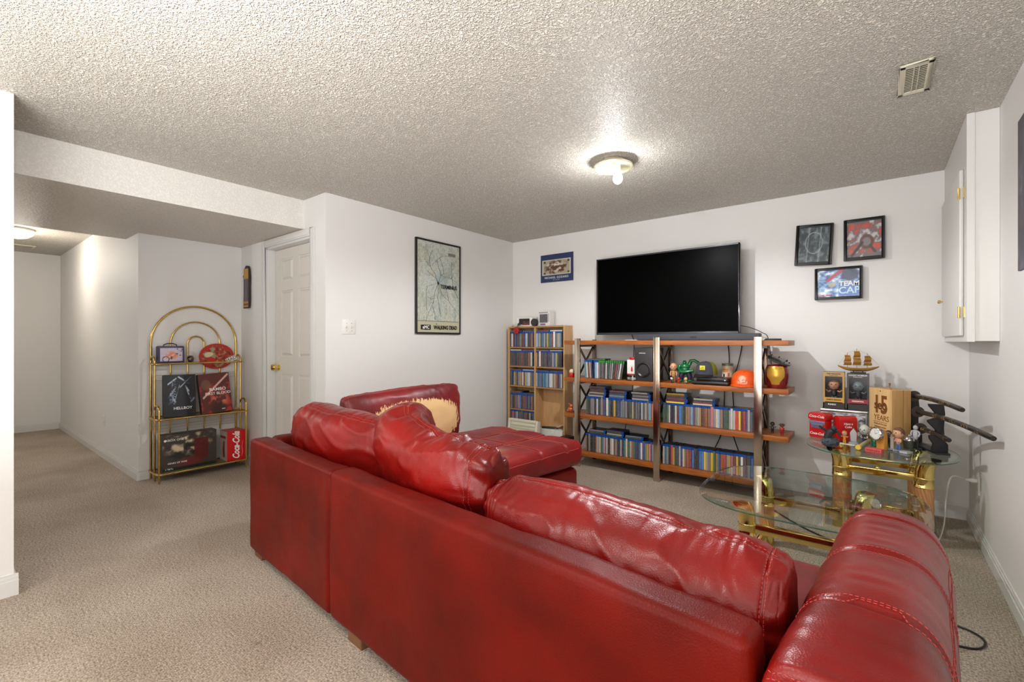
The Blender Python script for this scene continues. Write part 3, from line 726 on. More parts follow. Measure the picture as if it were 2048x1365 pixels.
def brass_leg(root, x, y, zt, r, coll, z1=.10):
    """foot, twisted copper column, collar with rings, horn that bends outwards to carry the glass"""
    dirv = Vector((x, y, 0)).normalized()
    bm = NB(); lathe(bm, [(r*.98, 0), (r*1.0, .004), (r*1.0, z1-.02), (r*1.06, z1-.018), (r*1.07, z1-.010), (r*1.0, z1-.006), (r*.96, z1)], (x, y, 0), 28)
    leg = obj('leg', bm, GOLD, root, smooth=True)
    # twisted flutes
    bm = NB(); seg_, n = 96, 26; z0, zc = z1, coll; rows = []
    for i in range(n+1):
        zz = z0+(zc-z0)*i/n; tw = i/n*(zc-z0)/.30*2.3
        rows.append([bm.verts.new((x+math.cos(2*PI*k/seg_)*r*(.90+.09*abs(math.sin((k/seg_*2*PI*8)+tw*6))), y+math.sin(2*PI*k/seg_)*r*(.90+.09*abs(math.sin((k/seg_*2*PI*8)+tw*6))), zz)) for k in range(seg_)])
    for A, B in zip(rows, rows[1:]):
        for k in range(seg_): bm.faces.new((A[k], A[(k+1) % seg_], B[(k+1) % seg_], B[k]))
    obj('twisted_column', bm, COPPER, leg, smooth=2)
    bm = NB(); h = zt-coll
    lathe(bm, [(r*.97, coll-.002), (r*1.07, coll), (r*1.07, coll+.006), (r*1.0, coll+.010), (r*1.0, coll+.05), (r*1.06, coll+.052), (r*1.06, coll+.058), (r*1.0, coll+.062)], (x, y, 0), 32)
    zb = coll+.06; R = r*1.45; pts = [Vector((x, y, zb))]
    for k in range(1, 11):
        a = PI/2*k/10; pts.append(Vector((x, y, zb))+dirv*R*(1-math.cos(a))+Vector((0, 0, R*math.sin(a)*(zt-zb+r*.4)/R)))
    rr = [r*(1.0-.012*k) for k in range(11)]
    rings = tube(bm, pts, rr, 28, caps=False)
    for rg in rings:
        for v in rg: v.co.z = min(v.co.z, zt-.0005)
    obj('horn', bm, GOLD, leg, smooth=2)
def rail(root, p, q, h, t, name='rail'):
    bm = NB(); p, q = Vector(p), Vector(q); d = (q-p); vs = box(bm, 0, d.length, -t/2, t/2, -h/2, h/2)
    xf(bm, vs, Matrix.Translation(p) @ Matrix.Rotation(math.atan2(d.y, d.x), 4, 'Z')); return obj(name, bm, GOLD, root, bevel=.004)
# coffee table
ct = thing('coffee_table', 'low rounded square glass coffee table on twisted brass legs', 'table', (-.29, 2.86, 0))
glass_top(ct, .49, .492, 3.2, .40, .012, .022)
LC = [(-.225, -.30), (-.225, .225), (.225, .225), (.225, -.30)]
for x, y in LC: brass_leg(ct, x, y, .388, .040, .225)
for zz, hh in ((.262, .045), (.085, .045)):
    for i in ((0, 3), (1, 2)) if zz > .2 else ((0, 3), (1, 2), (0, 1), (3, 2)):
        rail(ct, LC[i[0]]+(zz,), LC[i[1]]+(zz,), hh, .022)
# end table
et = thing('end_table', 'round glass end table with brass horn legs crowded with collectibles', 'table', (0, 3.80, 0))
glass_top(et, .385, .41, 2.35, .52, .011, .016)
LE = [(-.185, -.13), (-.185, .17), (.20, .17), (.215, -.15)]
for x, y in LE: brass_leg(et, x, y, .509, .047, .335)
for i in ((0, 3), (1, 2)): rail(et, LE[i[0]]+(.385,), LE[i[1]]+(.385,), .04, .03)
for i in ((0, 3), (1, 2), (0, 1), (3, 2)): rail(et, LE[i[0]]+(.08,), LE[i[1]]+(.08,), .04, .03)
bm = NB(); ball(bm, (0, -.14, .41), .016); box(bm, -.012, .012, -.15, -.13, .385, .40); obj('finial', bm, GOLD, et, smooth=True)

# ================================================================ CHROME AND WOOD MEDIA SHELF
UX = [-2.256, -1.478, -.702]; YF, YB = 3.86, 4.19
LV = [1.205, .845, .498, .141]
ms = thing('media_shelf', 'wide open shelf of orange wood boards on brushed metal posts', 'shelf', (0, 0, 0))
for k, z_ in enumerate(LV):
    bm = NB(); x0, x1 = (-2.415, -.505) if k < 3 else (-2.27, -.69)
    box(bm, x0, x1, YF+.012, YB-.008, z_-.04, z_); obj('shelf_board', bm, WOODO, ms, bevel=.003)
for x in UX:
    bm = NB(); box(bm, x-.027, x+.027, YF-.014, YF+.011, 0, 1.232 if x > -2 else 1.225); obj('post', bm, STEEL, ms, bevel=.002)
    bm = NB(); box(bm, x-.018, x+.018, YB-.007, YB+.018, 0, 1.215); obj('rear_post', bm, DSTEEL, ms, bevel=.002)
    for zt in (1.155, .80, .455, .095):
        bm = NB(); box(bm, x-.012, x+.012, YF+.011, YB-.008, zt-.012, zt+.008); obj('side_rail', bm, DSTEEL, ms)
    for za, zb in ((.853, 1.143), (.506, .788), (.149, .443)):
        for s_ in (0, 1):
            bm = NB(); p, q = Vector((x, YF+.02, za)), Vector((x, YB-.012, zb))
            if s_: p.z, q.z = q.z, p.z
            d = q-p; vs = box(bm, -.005+.010*s_-.005, .005+.010*s_-.005, 0, d.length, -.010, .010)
            xf(bm, vs, Matrix.Translation(p) @ Matrix.Rotation(math.atan2(d.z, d.y), 4, 'X')); obj('cross_brace', bm, DSTEEL, ms)

# ================================================================ OAK BOOKCASE
BX0, BX1, BF, BB, BZ = -3.338, -2.574, 4.138, 4.30, 1.365
bc = thing('bookcase', 'narrow oak bookcase of small cells packed with disc cases', 'bookcase', (0, 0, 0))
for a in (BX0, BX1-.018): 
    bm = NB(); box(bm, a, a+.018, BF, BB, 0, BZ); obj('side_panel', bm, OAK, bc, bevel=.001)
xm = (BX0+BX1)/2-.004
bm = NB(); box(bm, xm-.009, xm+.009, BF+.002, BB, .06, BZ-.018); obj('divider', bm, OAK, bc)
bm = NB(); box(bm, BX0+.018, BX1-.018, BB-.006, BB-.001, 0, BZ); obj('back_board', bm, OAK, bc)
bm = NB(); box(bm, BX0+.018, BX1-.018, BF, BB-.006, BZ-.018, BZ); obj('top_board', bm, OAKD, bc)
bm = NB(); box(bm, BX0+.018, BX1-.018, BF+.002, BB-.006, .045, .065); obj('bottom_board', bm, OAKD, bc)
LLZ = [1.118, .905, .682, .418, .245]; RLZ = [1.118, .905, .682]
for z_ in LLZ:
    bm = NB(); box(bm, BX0+.018, xm-.009, BF+.003, BB-.006, z_, z_+.014); obj('shelf_board', bm, OAKD, bc)
for z_ in RLZ:
    bm = NB(); box(bm, xm+.009, BX1-.018, BF+.003, BB-.006, z_, z_+.014); obj('shelf_board', bm, OAKD, bc)
bm = NB(); box(bm, BX0-.03, BX0-.008, BF+.10, BB, 0, BZ-.05); tag(obj('wood_board', bm, OAKD), 'plain wood board standing between bookcase and left wall', 'board')

# ================================================================ DISC AND GAME CASES
# a case: shell with hinge-rounded spine facing -Y; unit thickness along X is scaled
def case_mesh(kind):
    bm = NB()
    Wd, Dp, Ht = {'blu': (1, .135, .170), 'dvd': (1, .135, .190), 'game': (1, .135, .170)}[kind]
    top = {'blu': .016, 'dvd': .002, 'game': .020}[kind]
    def slab(x0, x1, y0, y1, z0, z1, mi, ch):
        # chamfered spine edge
        poly = [(x0, y1), (x0, y0+ch), (x0+.12, y0), (x1-.12, y0), (x1, y0+ch), (x1, y1)]
        prism(bm, [(a, b_) for a, b_ in poly], z0, z1, mi, 'XY')
    slab(-.5, .5, 0, Dp, 0, Ht, 0, .0006)
    # printed insert under the clear wrap, just proud
    vs = box(bm, -.47, .47, -.0007, .0005, .002, Ht-top-.002, 1)
    if kind != 'dvd': box(bm, -.5, .5, -.0003, .012, Ht-top, Ht+.0003, 3)
    me = D.meshes.new(kind+'_case_mesh'); bm.normal_update(); bm.to_mesh(me); bm.free()
    sh = {'blu': mat('dark_blue_case', (18, 32, 62), .22), 'dvd': mat('black_case', (20, 20, 24), .3), 'game': mat('dark_green_case', (26, 52, 34), .25)}[kind]
    for mm in (sh, SPINE, INKW, mat('green_case_top', (46, 140, 58), .25) if kind == 'game' else mat('blue_case_top', (24, 78, 158), .22)): me.materials.append(mm)
    return me
CM = {k: case_mesh(k) for k in ('blu', 'dvd', 'game')}
PAL = [('dark navy', (20, 28, 60)), ('black', (22, 20, 22)), ('charcoal', (48, 46, 50)), ('deep blue', (26, 60, 130)), ('bright blue', (40, 110, 190)), ('pale blue', (140, 180, 210)), ('teal', (40, 120, 130)), ('white', (214, 212, 206)), ('cream', (206, 190, 160)), ('grey', (130, 128, 130)), ('dark red', (110, 26, 30)), ('red', (176, 36, 34)), ('orange', (200, 104, 40)), ('yellow', (222, 190, 46)), ('brown', (96, 66, 46)), ('purple', (80, 52, 110)), ('green', (46, 100, 56)), ('pink', (190, 110, 130)), ('tan', (170, 130, 96)), ('slate', (80, 92, 108))]
PD = dict(PAL)
WT = {'dark': [6,8,7,4,2,2,1,6,2,4,3,2,1,1,3,2,1,1,2,5], 'mixed': [4,6,4,3,3,3,2,10,6,3,2,3,3,3,2,2,2,2,3,3], 'bright': [2,3,1,3,7,5,3,12,5,2,1,4,3,2,1,2,1,2,3,2]}
def ordinal(n):
    w_ = ['first','second','third','fourth','fifth','sixth','seventh','eighth','ninth','tenth','eleventh','twelfth','thirteenth','fourteenth','fifteenth','sixteenth','seventeenth','eighteenth','nineteenth','twentieth']
    if n <= 20: return w_[n-1]
    tens = {2: 'twenty', 3: 'thirty', 4: 'forty'}[n//10]
    return {20: 'twentieth', 30: 'thirtieth', 40: 'fortieth'}[n] if n % 10 == 0 else tens+'-'+w_[n % 10-1]
RR = random.Random(11)
ALLC = []
def put_case(kind, x, y, z, th, cname, label, group, roty=0, name=None, cat='disc case', rotz=0, rgb=None):
    o = D.objects.new(name or {'blu': 'disc_case', 'dvd': 'dvd_case', 'game': 'game_case'}[kind], CM[kind]); COL.objects.link(o)
    o.location = (x, y, z); o.scale = (th, 1, 1); o.rotation_euler = (0, roty, rotz)
    c = rgb or PD[cname]; j = RR.uniform(.65, 1.12); c = srgb(tuple(min(255, v*j) for v in c)); o.color = c+(1,)
    tag(o, label, cat, group); ALLC.append(o); return o
def row(kind, x0, x1, yf, z, where, weights, group, thm=.0165, side='left', lean=None, seq=None, hs=1):
    """fills x0..x1 with upright cases; labels count from the left end of the row"""
    x = x0; i = 0; first = None
    while True:
        th = thm*RR.choice([1, 1, 1, 1, .86, 1.35]) if not seq else seq[min(i, len(seq)-1)][1]
        if x+th > x1 or (seq and i >= len(seq)): break
        i += 1
        cn = seq[i-1][0] if seq else RR.choices([p[0] for p in PAL], WT[weights])[0]
        kd = kind
        if kind == 'blu' and RR.random() < .12: kd = 'dvd'
        o = put_case(kd, x+th/2, yf+RR.uniform(-.004, .006), z+.0008, th-.0008, cn, f'{cn} disc case, {ordinal(i)} from left, {where}', group)
        if kd == 'dvd' and kind == 'blu': o.scale.z = .9; 
        o.scale.z *= hs
        x += th
    return i
G2 = 'upright cases on the media shelf'; GB = 'disc cases in the oak bookcase'
for args in ((-2.205, -1.512, 3.93, LV[2], 'third board, left bay of metal-post shelf', 'mixed'),
             (-1.452, -.735, 3.93, LV[2], 'third board, right bay of metal-post shelf', 'mixed'),
             (-2.21, -1.512, 3.93, LV[3], 'lowest board, left bay of metal-post shelf', 'mixed'),
             (-1.452, -.735, 3.93, LV[3], 'lowest board, right bay of metal-post shelf', 'bright')):
    row('blu', args[0], args[1], args[2], args[3], args[4], args[5], G2, .0172)
# bookcase cells
cl0, cl1, cr0, cr1 = BX0+.02, xm-.011, xm+.011, BX1-.021
tops = [1.132, .919, .696, .432]
for k, (z_, wh, wt) in enumerate(zip(tops, ('top', 'second', 'third', 'fourth'), ('dark', 'dark', 'mixed', 'dark'))):
    row('blu', cl0, cl1, BF+.012, z_, f'{wh} cell down, left column of oak bookcase', wt, GB, .0192)
for k, (z_, wh, wt) in enumerate(zip(tops[:3], ('top', 'second', 'third'), ('bright', 'dark', 'bright'))):
    row('blu', cr0, cr1, BF+.012, z_, f'{wh} cell down, right column of oak bookcase', wt, GB, .0192)
row('blu', cl0, cl1, BF+.012, .259, 'fifth cell down, left column of oak bookcase', 'dark', GB, .0192, hs=.9)
# game cases, the last ones leaning
gx = -2.205; GG = 'game cases on the second board'
gseq = ['teal', 'white', 'dark red', 'cream', 'navy', 'deep blue', 'pale blue', 'white', 'grey', 'charcoal', 'grey', 'charcoal', 'white', 'charcoal', 'grey', 'grey', 'charcoal', 'red', 'grey', 'white', 'charcoal']
for i, cn in enumerate(gseq):
    cn = 'dark navy' if cn == 'navy' else cn
    th = .0165 if i else .02; kd = 'game' if i > 7 else 'blu'
    ln = 0 if 4 < i < 12 else (-.06 if i < 5 else .02*(i-11))
    if i == 5: gx += .006
    if i == 12: gx += .004
    o = put_case(kd, gx+th/2+(.0 if ln <= 0 else -.0), 3.91, LV[1]+.001+abs(math.sin(ln))*th*.5, th-.001, cn, f'{cn} game case, {ordinal(i+1)} from left on second board', GG, roty=ln, cat='game case', name='game_case')
    gx += th*1.02+(.0014 if ln > 0 else 0)
# flat cases: spine forward, long side along X
def flat(kind, x, yf, z, th, cname, label, group, yaw=0):
    o = put_case(kind, 0, 0, 0, th, cname, label, group)
    M = Matrix.Translation((x, yf, z+th/2)) @ Matrix.Rotation(yaw, 4, 'Z') @ Matrix.Rotation(PI/2, 4, 'Y') @ Matrix.Diagonal((th, 1, 1, 1))
    o.matrix_world = M; return o
def stack(x, yf, z, cols, where, kind='blu', th=.014, jit=.006):
    zz = z
    for i, cn in enumerate(cols):
        t_ = th
        flat(kind, x+RR.uniform(-jit, jit), yf+RR.uniform(-jit, jit), zz, t_-.0006, cn, f'{cn} case lying flat, {ordinal(i+1)} up in {where}', 'cases lying flat on top of the rows', RR.uniform(-.04, .04)); zz += t_
ZU = .171
stack(-2.17, 3.935, LV[2]+ZU+.002, ['white', 'charcoal', 'cream', 'black', 'dark red', 'black', 'brown'], 'left stack over third board')
stack(-1.96, 3.935, LV[2]+ZU+.002, ['bright blue', 'pale blue', 'charcoal', 'dark navy', 'dark red'], 'blue stack over third board')
stack(-1.74, 3.935, LV[2]+ZU+.002, ['white', 'charcoal', 'grey', 'black', 'white'], 'stack left of centre post')
stack(-1.42, 3.935, LV[2]+ZU+.002, ['yellow', 'dark navy', 'dark red', 'charcoal', 'orange', 'yellow'], 'stack right of centre post')
stack(-1.20, 3.935, LV[2]+ZU+.002, ['cream', 'dark red', 'charcoal', 'white'], 'second stack right of centre post')
stack(-2.17, 3.935, LV[3]+ZU+.002, ['dark navy', 'charcoal', 'grey'], 'left stack over lowest board')
stack(-1.99, 3.935, LV[3]+ZU+.002, ['green', 'white', 'charcoal', 'black'], 'tall stack over lowest board')
stack(-1.80, 3.935, LV[3]+ZU+.002, ['dark navy', 'slate'], 'low stack over lowest board')
stack(-2.18, 3.93, LV[1]+ZU+.002, ['green'], 'single layer on game cases', 'game')
for k, z_ in enumerate(tops[:4]):
    stack(cl0+.005, BF+.015, z_+ZU+.001, [['slate'], ['cream'], ['dark red'], ['charcoal', 'brown']][k], f'{["top","second","third","fourth"][k]} left bookcase cell', jit=.001)
    stack(cl0+.18, BF+.015, z_+ZU+.001, [['charcoal'], ['dark red'], ['white'], ['dark navy']][k], f'{["top","second","third","fourth"][k]} left cell, right side', jit=.001)
    if k < 3:
        stack(cr0+.005, BF+.015, z_+ZU+.001, [['red'], ['tan'], ['purple']][k], f'{["top","second","third"][k]} right bookcase cell', jit=.001)
        stack(cr0+.18, BF+.015, z_+ZU+.001, [['white'], ['cream'], ['charcoal']][k], f'{["top","second","third"][k]} right cell, right side', jit=.001)

# ================================================================ TELEVISION, SOUNDBAR, SPEAKER
tv = thing('television', 'large wall-mounted flat television with black screen above the shelf', 'television', (-1.528, 4.10, 1.262))
tw, th_ = 1.296, .742
bm = NB(); box(bm, -tw/2, tw/2, .004, .045, 0, th_); obj('housing', bm, BLACK, tv, bevel=.003)
bm = NB()
for a in ((-tw/2, -tw/2+.011, 0, th_), (tw/2-.011, tw/2, 0, th_), (-tw/2, tw/2, th_-.011, th_), (-tw/2, tw/2, 0, .019)): box(bm, a[0], a[1], -.006, .004, a[2], a[3])
obj('bezel', bm, mat('tv_bezel', (62, 62, 66), .25, .6), tv, bevel=.002)
bm = NB(); box(bm, -tw/2+.011, tw/2-.011, -.001, .004, .019, th_-.011); obj('screen', bm, SCREEN, tv)
bm = NB(); box(bm, -.25, .25, .045, .19, .2, .5); obj('wall_bracket', bm, BLACKM, tv)
bm = NB(); box(bm, -tw/2-.035, -tw/2+.03, .09, .11, .04, th_-.15); obj('side_cover', bm, WHITEP, tv)
sb = thing('soundbar', 'long dark grey soundbar lying on the top board under television', 'speaker', (-1.20, 3.98, LV[0]))
bm = NB(); box(bm, -.495, .495, -.04, .04, .002, .056); obj('body', bm, mat('soundbar_mesh', (58, 62, 70), .55, bump=.3, bscale=900), sb, bevel=.008, segs=3)
bm = NB(); box(bm, -.025, .025, -.0415, -.039, .018, .034); obj('display', bm, BLACK, sb)
sw = thing('subwoofer', 'black box subwoofer with round port on second board', 'speaker', (-1.615, 3.90, LV[1]))
bm = NB(); box(bm, -.083, .083, 0, .26, .001, .295); obj('cabinet', bm, mat('subwoofer_black', (44, 43, 44), .45), sw, bevel=.004)
bm = NB(); lathe(bm, [(.064, .002), (.066, -.004), (.06, -.006), (.048, .0), (.035, .012), (.028, .03), (.026, .03), (.0001, .031)], (.0, -.001, .10), 36, axis='Y'); obj('port', bm, BLACK, sw, smooth=True)
text('lettering', 'SAMSUNG', .013, (-.01, -.0015, .247), RY, INKW, sw)

# ================================================================ ARTWORK ON THE WALLS
def frame(name, label, x, y, z, w_, h_, rot, fn, bar=.016, depth=.022, matw=0, m=BLACKM, roll=0, glassy=False, nx=70, ny=70, inset=.006, g=None):
    if glassy: inset = .014
    """origin at bottom-left... centre bottom; faces -Y then rotated"""
    t = thing(name, label, 'picture', (x, y, z)); t.rotation_euler = rot
    if g: t['group'] = g
    bm = NB()
    for a in ((-w_/2, -w_/2+bar, 0, h_), (w_/2-bar, w_/2, 0, h_), (-w_/2+bar, w_/2-bar, h_-bar, h_), (-w_/2+bar, w_/2-bar, 0, bar)): box(bm, a[0], a[1], -depth, -.001, a[2], a[3])
    obj('frame', bm, m, t, bevel=.0015)
    p = art('print', w_-2*bar, h_-2*bar, nx, ny, fn, t, (0, -depth+inset, bar), m=PRINTG if glassy else PRINT)
    if not glassy:
        bm = NB(); box(bm, -w_/2+bar, w_/2-bar, -depth+inset-.002, -depth+inset-.0012, bar, h_-bar); obj('glass_pane', bm, CLEAR, t)
    return t
# framed road map
def fmap(X, Y):
    C = np.ones(X.shape+(3,))*np.array((216, 218, 208.)); n = fbm(X, Y, 3, 8, 4)
    C = lay(C, np.clip((n-.5)*3, 0, .5), (168, 178, 164)); C = lay(C, np.clip((.5-fbm(X, Y, 9, 5, 3))*3, 0, .4), (214, 208, 176))
    v = fbm(X, Y, 5, 24, 2)
    C = lay(C, np.clip(1-abs(v-.5)*22, 0, .3), (128, 130, 124)); v2 = fbm(X, Y, 8, 40, 1); C = lay(C, np.clip(1-abs(v2-.5)*12, 0, .2), (110, 104, 98))
    C = lay(C, ell(X, Y, .55, .60, .16, .09, 2)*.35, (150, 180, 190))
    C = lay(C, rect(X, Y, -1, 2, -1, .125), (205, 198, 168)); C = lay(C, rect(X, Y, 0, 1, .123, .127), (90, 88, 80))
    return C
mp = frame('framed_map', 'tall black-framed road map poster on the left wall', XM+.001, 3.114, 1.268, .592, .909, (0, 0, PI/2), fmap, .017, .02, nx=120, ny=170)
bm = NB()
road = random.Random(5); hub = (-.015, .47)
ROADS = [[(-.015,.47),(-.06,.56),(-.12,.62),(-.13,.70),(-.09,.78)], [(-.015,.47),(-.05,.52),(-.10,.54),(-.16,.585)], [(-.12,.62),(-.02,.70),(.03,.74),(.12,.755)], [(-.015,.47),(.02,.55),(-.01,.63),(-.04,.69)], [(.02,.55),(.06,.57),(.04,.65),(.0,.72)], [(.02,.55),(.10,.53),(.17,.53),(.19,.59),(.26,.60)], [(-.015,.47),(.10,.55),(.17,.53),(.25,.50)], [(.17,.53),(.19,.44),(.24,.36),(.265,.335)], [(-.015,.47),(.03,.37),(.08,.33),(.12,.31),(.18,.25),(.23,.21)], [(.12,.31),(.11,.38),(.09,.42)], [(-.015,.47),(-.06,.38),(-.08,.28),(-.12,.20),(-.16,.14),(-.17,.09)], [(-.015,.47),(-.11,.44),(-.16,.43),(-.17,.36),(-.17,.24),(-.16,.19)], [(-.17,.33),(-.09,.31),(-.08,.32)], [(-.17,.26),(-.06,.285)], [(-.015,.47),(-.02,.33),(.02,.14)], [(-.09,.24),(-.06,.16),(-.055,.11)], [(-.12,.62),(-.17,.67),(-.25,.645)], [(.17,.53),(.16,.62),(.17,.70)]]
for R_ in ROADS:
    pts = []
    for a, b_ in zip(R_, R_[1:]):
        for k in range(5):
            f = k/5; pts.append((a[0]+(b_[0]-a[0])*f+road.uniform(-.004, .004), -.0188, a[1]+(b_[1]-a[1])*f+.03+road.uniform(-.004, .004)))
    pts.append((R_[-1][0], -.0188, R_[-1][1]+.03)); tube(bm, pts, .0016, 4, flat=.3)
obj('road_line', bm, INKB, mp)['kind'] = 'stuff'
bm = NB()
for k in range(6):
    a = PI*k/6; tube(bm, [(hub[0]-.014*math.cos(a), -.0192, hub[1]+.03-.014*math.sin(a)), (hub[0]+.014*math.cos(a), -.0192, hub[1]+.03+.014*math.sin(a))], .002, 4)
obj('star_mark', bm, INKB, mp)
text('lettering', 'TERMINUS', .054, (.125, -.0205, .468), RY, INKB, mp, sx=.9, offset=.0012)
bm = NB(); box(bm, -.235, -.112, -.0192, -.0185, .042, .088); obj('logo_block', bm, INKB, mp)
text('lettering', 'aMC', .044, (-.172, -.0198, .064), RY, INKW, mp, offset=.001)
text('lettering', 'WALKING DEAD', .052, (.085, -.0192, .063), RY, INKB, mp, offset=.0015, sx=.80)
text('lettering', 'THE', .012, (-.04, -.0192, .098), RY, INKB, mp)
bm = NB(); rbox(bm, (.17, -.0185, .80), (.05, .0006, .014), .0005, (4, 3, 3)); obj('title_cartouche', bm, mat('cartouche_grey', (120, 120, 112), .7), mp)
# small navy poster left of the television
def fgod(X, Y):
    C = np.ones(X.shape+(3,))*np.array((38, 52, 92.))
    C = lay(C, rect(X, Y, .05, .94, .25, .80), (206, 200, 178)); n = fbm(X, Y, 12, 12, 4)
    C = lay(C, rect(X, Y, .08, .91, .28, .77), (168, 160, 138)); 
    C = lay(C, rect(X, Y, .08, .91, .28, .77)*np.clip((n-.46)*8, 0, 1)*ell(X, Y, .5, .52, .42, .3, 3), (92, 56, 44))
    C = lay(C, rect(X, Y, .08, .91, .28, .77)*np.clip((.46-n)*8, 0, 1)*ell(X, Y, .45, .55, .3, .22, 3), (226, 216, 220))
    for a in (.10, .84): C = lay(C, rect(X, Y, a, a+.06, .29, .36)+rect(X, Y, a, a+.06, .69, .76), (70, 64, 56))
    return C
ps = thing('small_poster', 'small navy blue art print on the wall left of the television', 'picture', (-2.78, YT-.001, 1.857))
bm = NB(); box(bm, -.21, .21, -.012, 0, 0, .308); obj('backing_board', bm, mat('navy_board', (34, 46, 82), .5), ps)
art('print', .42, .308, 90, 70, fgod, ps, (0, -.0125, 0))
text('lettering', 'MICHAEL GODARD', .032, (0, -.0132, .048), RY, INKW, ps, sp=1.15)
text('lettering', 'ART GALLERY', .015, (0, -.0132, .022), RY, mat('grey_ink', (150, 156, 176), .6), ps)
# three black shadow-box frames
GF = 'three black box frames right of the television'
def f1(X, Y):
    C = np.ones(X.shape+(3,))*np.array((62, 74, 80.)); n = fbm(X, Y, 31, 8, 5)
    C = lay(C, np.clip((n-.5)*6, 0, .8), (112, 126, 130)); C = lay(C, np.clip((.47-n)*6, 0, .8), (34, 42, 48))
    for a in (.28, .66): C = lay(C, seg(X, Y, a, 0, a+.06, 1, .02)*.7, (150, 164, 168))
    C = lay(C, (abs(np.hypot((X-.5)/.9, (Y-.55))-.3) < .012).astype(float)*.8, (160, 172, 174))
    return C
def f2(X, Y):
    C = np.ones(X.shape+(3,))*np.array((112, 104, 108.)); n = fbm(X, Y, 44, 6, 5)
    C = lay(C, np.clip((n-.46)*7, 0, 1)*rect(X, Y, 0, 1, .1, .95), (196, 80, 66)); C = lay(C, np.clip((.45-n)*7, 0, .9), (208, 200, 200))
    C = lay(C, ell(X, Y, .58, .42, .22, .22, 8)*.9, (90, 66, 58)); C = lay(C, ell(X, Y, .58, .42, .13, .13, 8)*.9, (136, 128, 132))
    C = lay(C, seg(X, Y, .15, .05, .45, .40, .05), (62, 50, 54)); C = lay(C, seg(X, Y, .68, .30, .82, .12, .05), (72, 60, 62))
    C = lay(C, rect(X, Y, .25, .75, .88, .93)*.8*(fbm(X, Y, 5, 30, 1) > .4), (190, 66, 52))
    return C
def f3(X, Y):
    C = np.ones(X.shape+(3,))*np.array((120, 160, 200.)); n = fbm(X, Y, 57, 7, 5)
    C = lay(C, np.clip((n-.52)*8, 0, 1), (226, 232, 238)); C = lay(C, np.clip((.46-n)*8, 0, 1), (40, 84, 150))
    C = lay(C, seg(X, Y, .25, .62, .62, 1, .07), (170, 50, 76)); C = lay(C, ell(X, Y, .78, .80, .24, .26, 4)*.9, (34, 46, 84)); C = lay(C, rect(X, Y, .52, 1, .0, .46)*(.9), (40, 96, 172))
    C = lay(C, ell(X, Y, .35, .45, .10, .10, 4)*.8, (190, 166, 130)); C = lay(C, ell(X, Y, .12, .12, .25, .1, 4)*.6, (230, 230, 232))
    return C
t = frame('picture_frame', 'tilted black frame with dark grey glossy print, left of the three', -.397, YT-.001, 1.795, .243, .312, (0, .05, 0), f1, .02, .045, glassy=True, g=GF)
t = frame('picture_frame', 'black frame with red and grey glossy print, highest of the three', -.078, YT-.001, 1.803, .243, .302, (0, .0, 0), f2, .02, .045, glassy=True, g=GF)
t = frame('picture_frame', 'wide black frame with bright blue print lettered TEAM CAP', -.234, YT-.001, 1.519, .297, .240, (0, 0, 0), f3, .018, .045, glassy=True, g=GF)
text('lettering', 'TEAM', .05, (.068, -.0315, .112), RY, INKW, t, offset=.0012, sx=1.0)
text('lettering', 'CAP', .07, (.068, -.0315, .062), RY, mat('pale_blue_ink', (196, 224, 236), .6), t, offset=.0015, sx=1.0)
text('lettering', 'CIVIL WAR', .018, (-.08, -.0315, .03), RY, INKR, t, offset=.0006)
# poster on the right wall, only its edge in view
def fr(X, Y):
    C = np.ones(X.shape+(3,))*np.array((52, 48, 62.)); C = lay(C, np.clip((fbm(X, Y, 71, 6, 4)-.45)*4, 0, 1)*ell(X, Y, .6, .4, .6, .3, 3), (206, 116, 62)); C = lay(C, np.clip((fbm(X, Y, 72, 8, 4)-.5)*4, 0, .8), (98, 90, 110)); return C
pr_ = thing('wall_poster', 'dark unframed poster with orange glow on the right wall', 'poster', (XR-.001, 2.60, 1.50)); pr_.rotation_euler = (0, 0, -PI/2)
bm = NB(); box(bm, -.30, .30, -.006, 0, 0, .64); obj('backing_board', bm, BLACKM, pr_); art('print', .60, .64, 50, 50, fr, pr_, (0, -.0065, 0))
# small carved plaque beside the door
pq = thing('wall_plaque', 'narrow painted skateboard-shaped plaque between the alcove and door', 'plaque', (-4.80, YD-.001, 1.518))
pts = [(-.062, .0), (.045, .0), (.055, .03), (.06, .10), (.055, .20), (.062, .30), (.05, .375), (.03, .41), (.015, .40), (.0, .415), (-.02, .405), (-.045, .38), (-.05, .33), (-.075, .32), (-.06, .29), (-.05, .20), (-.06, .10)]
bm = NB(); prism(bm, pts, -.028, -.006, 0); obj('board', bm, mat('plaque_edge', (42, 34, 30), .5), pq, bevel=.003)
def fpq(X, Y):
    C = np.ones(X.shape+(3,))*np.array((84, 76, 84.)); n = fbm(X, Y, 81, 5, 5)
    C = lay(C, np.clip((n-.5)*7, 0, 1), (52, 58, 84)); C = lay(C, rect(X, Y, -1, 2, .74, 2), (186, 140, 44)); C = lay(C, rect(X, Y, -1, 2, -1, .15), (196, 130, 40))
    C = lay(C, seg(X, Y, .5, .2, .45, .72, .1)*.7, (150, 130, 110)); C = lay(C, rect(X, Y, 0, 1, .05, .09), (90, 50, 30)); return C
art('painted_face', .106, .37, 24, 60, fpq, pq, (0, -.0285, .012))

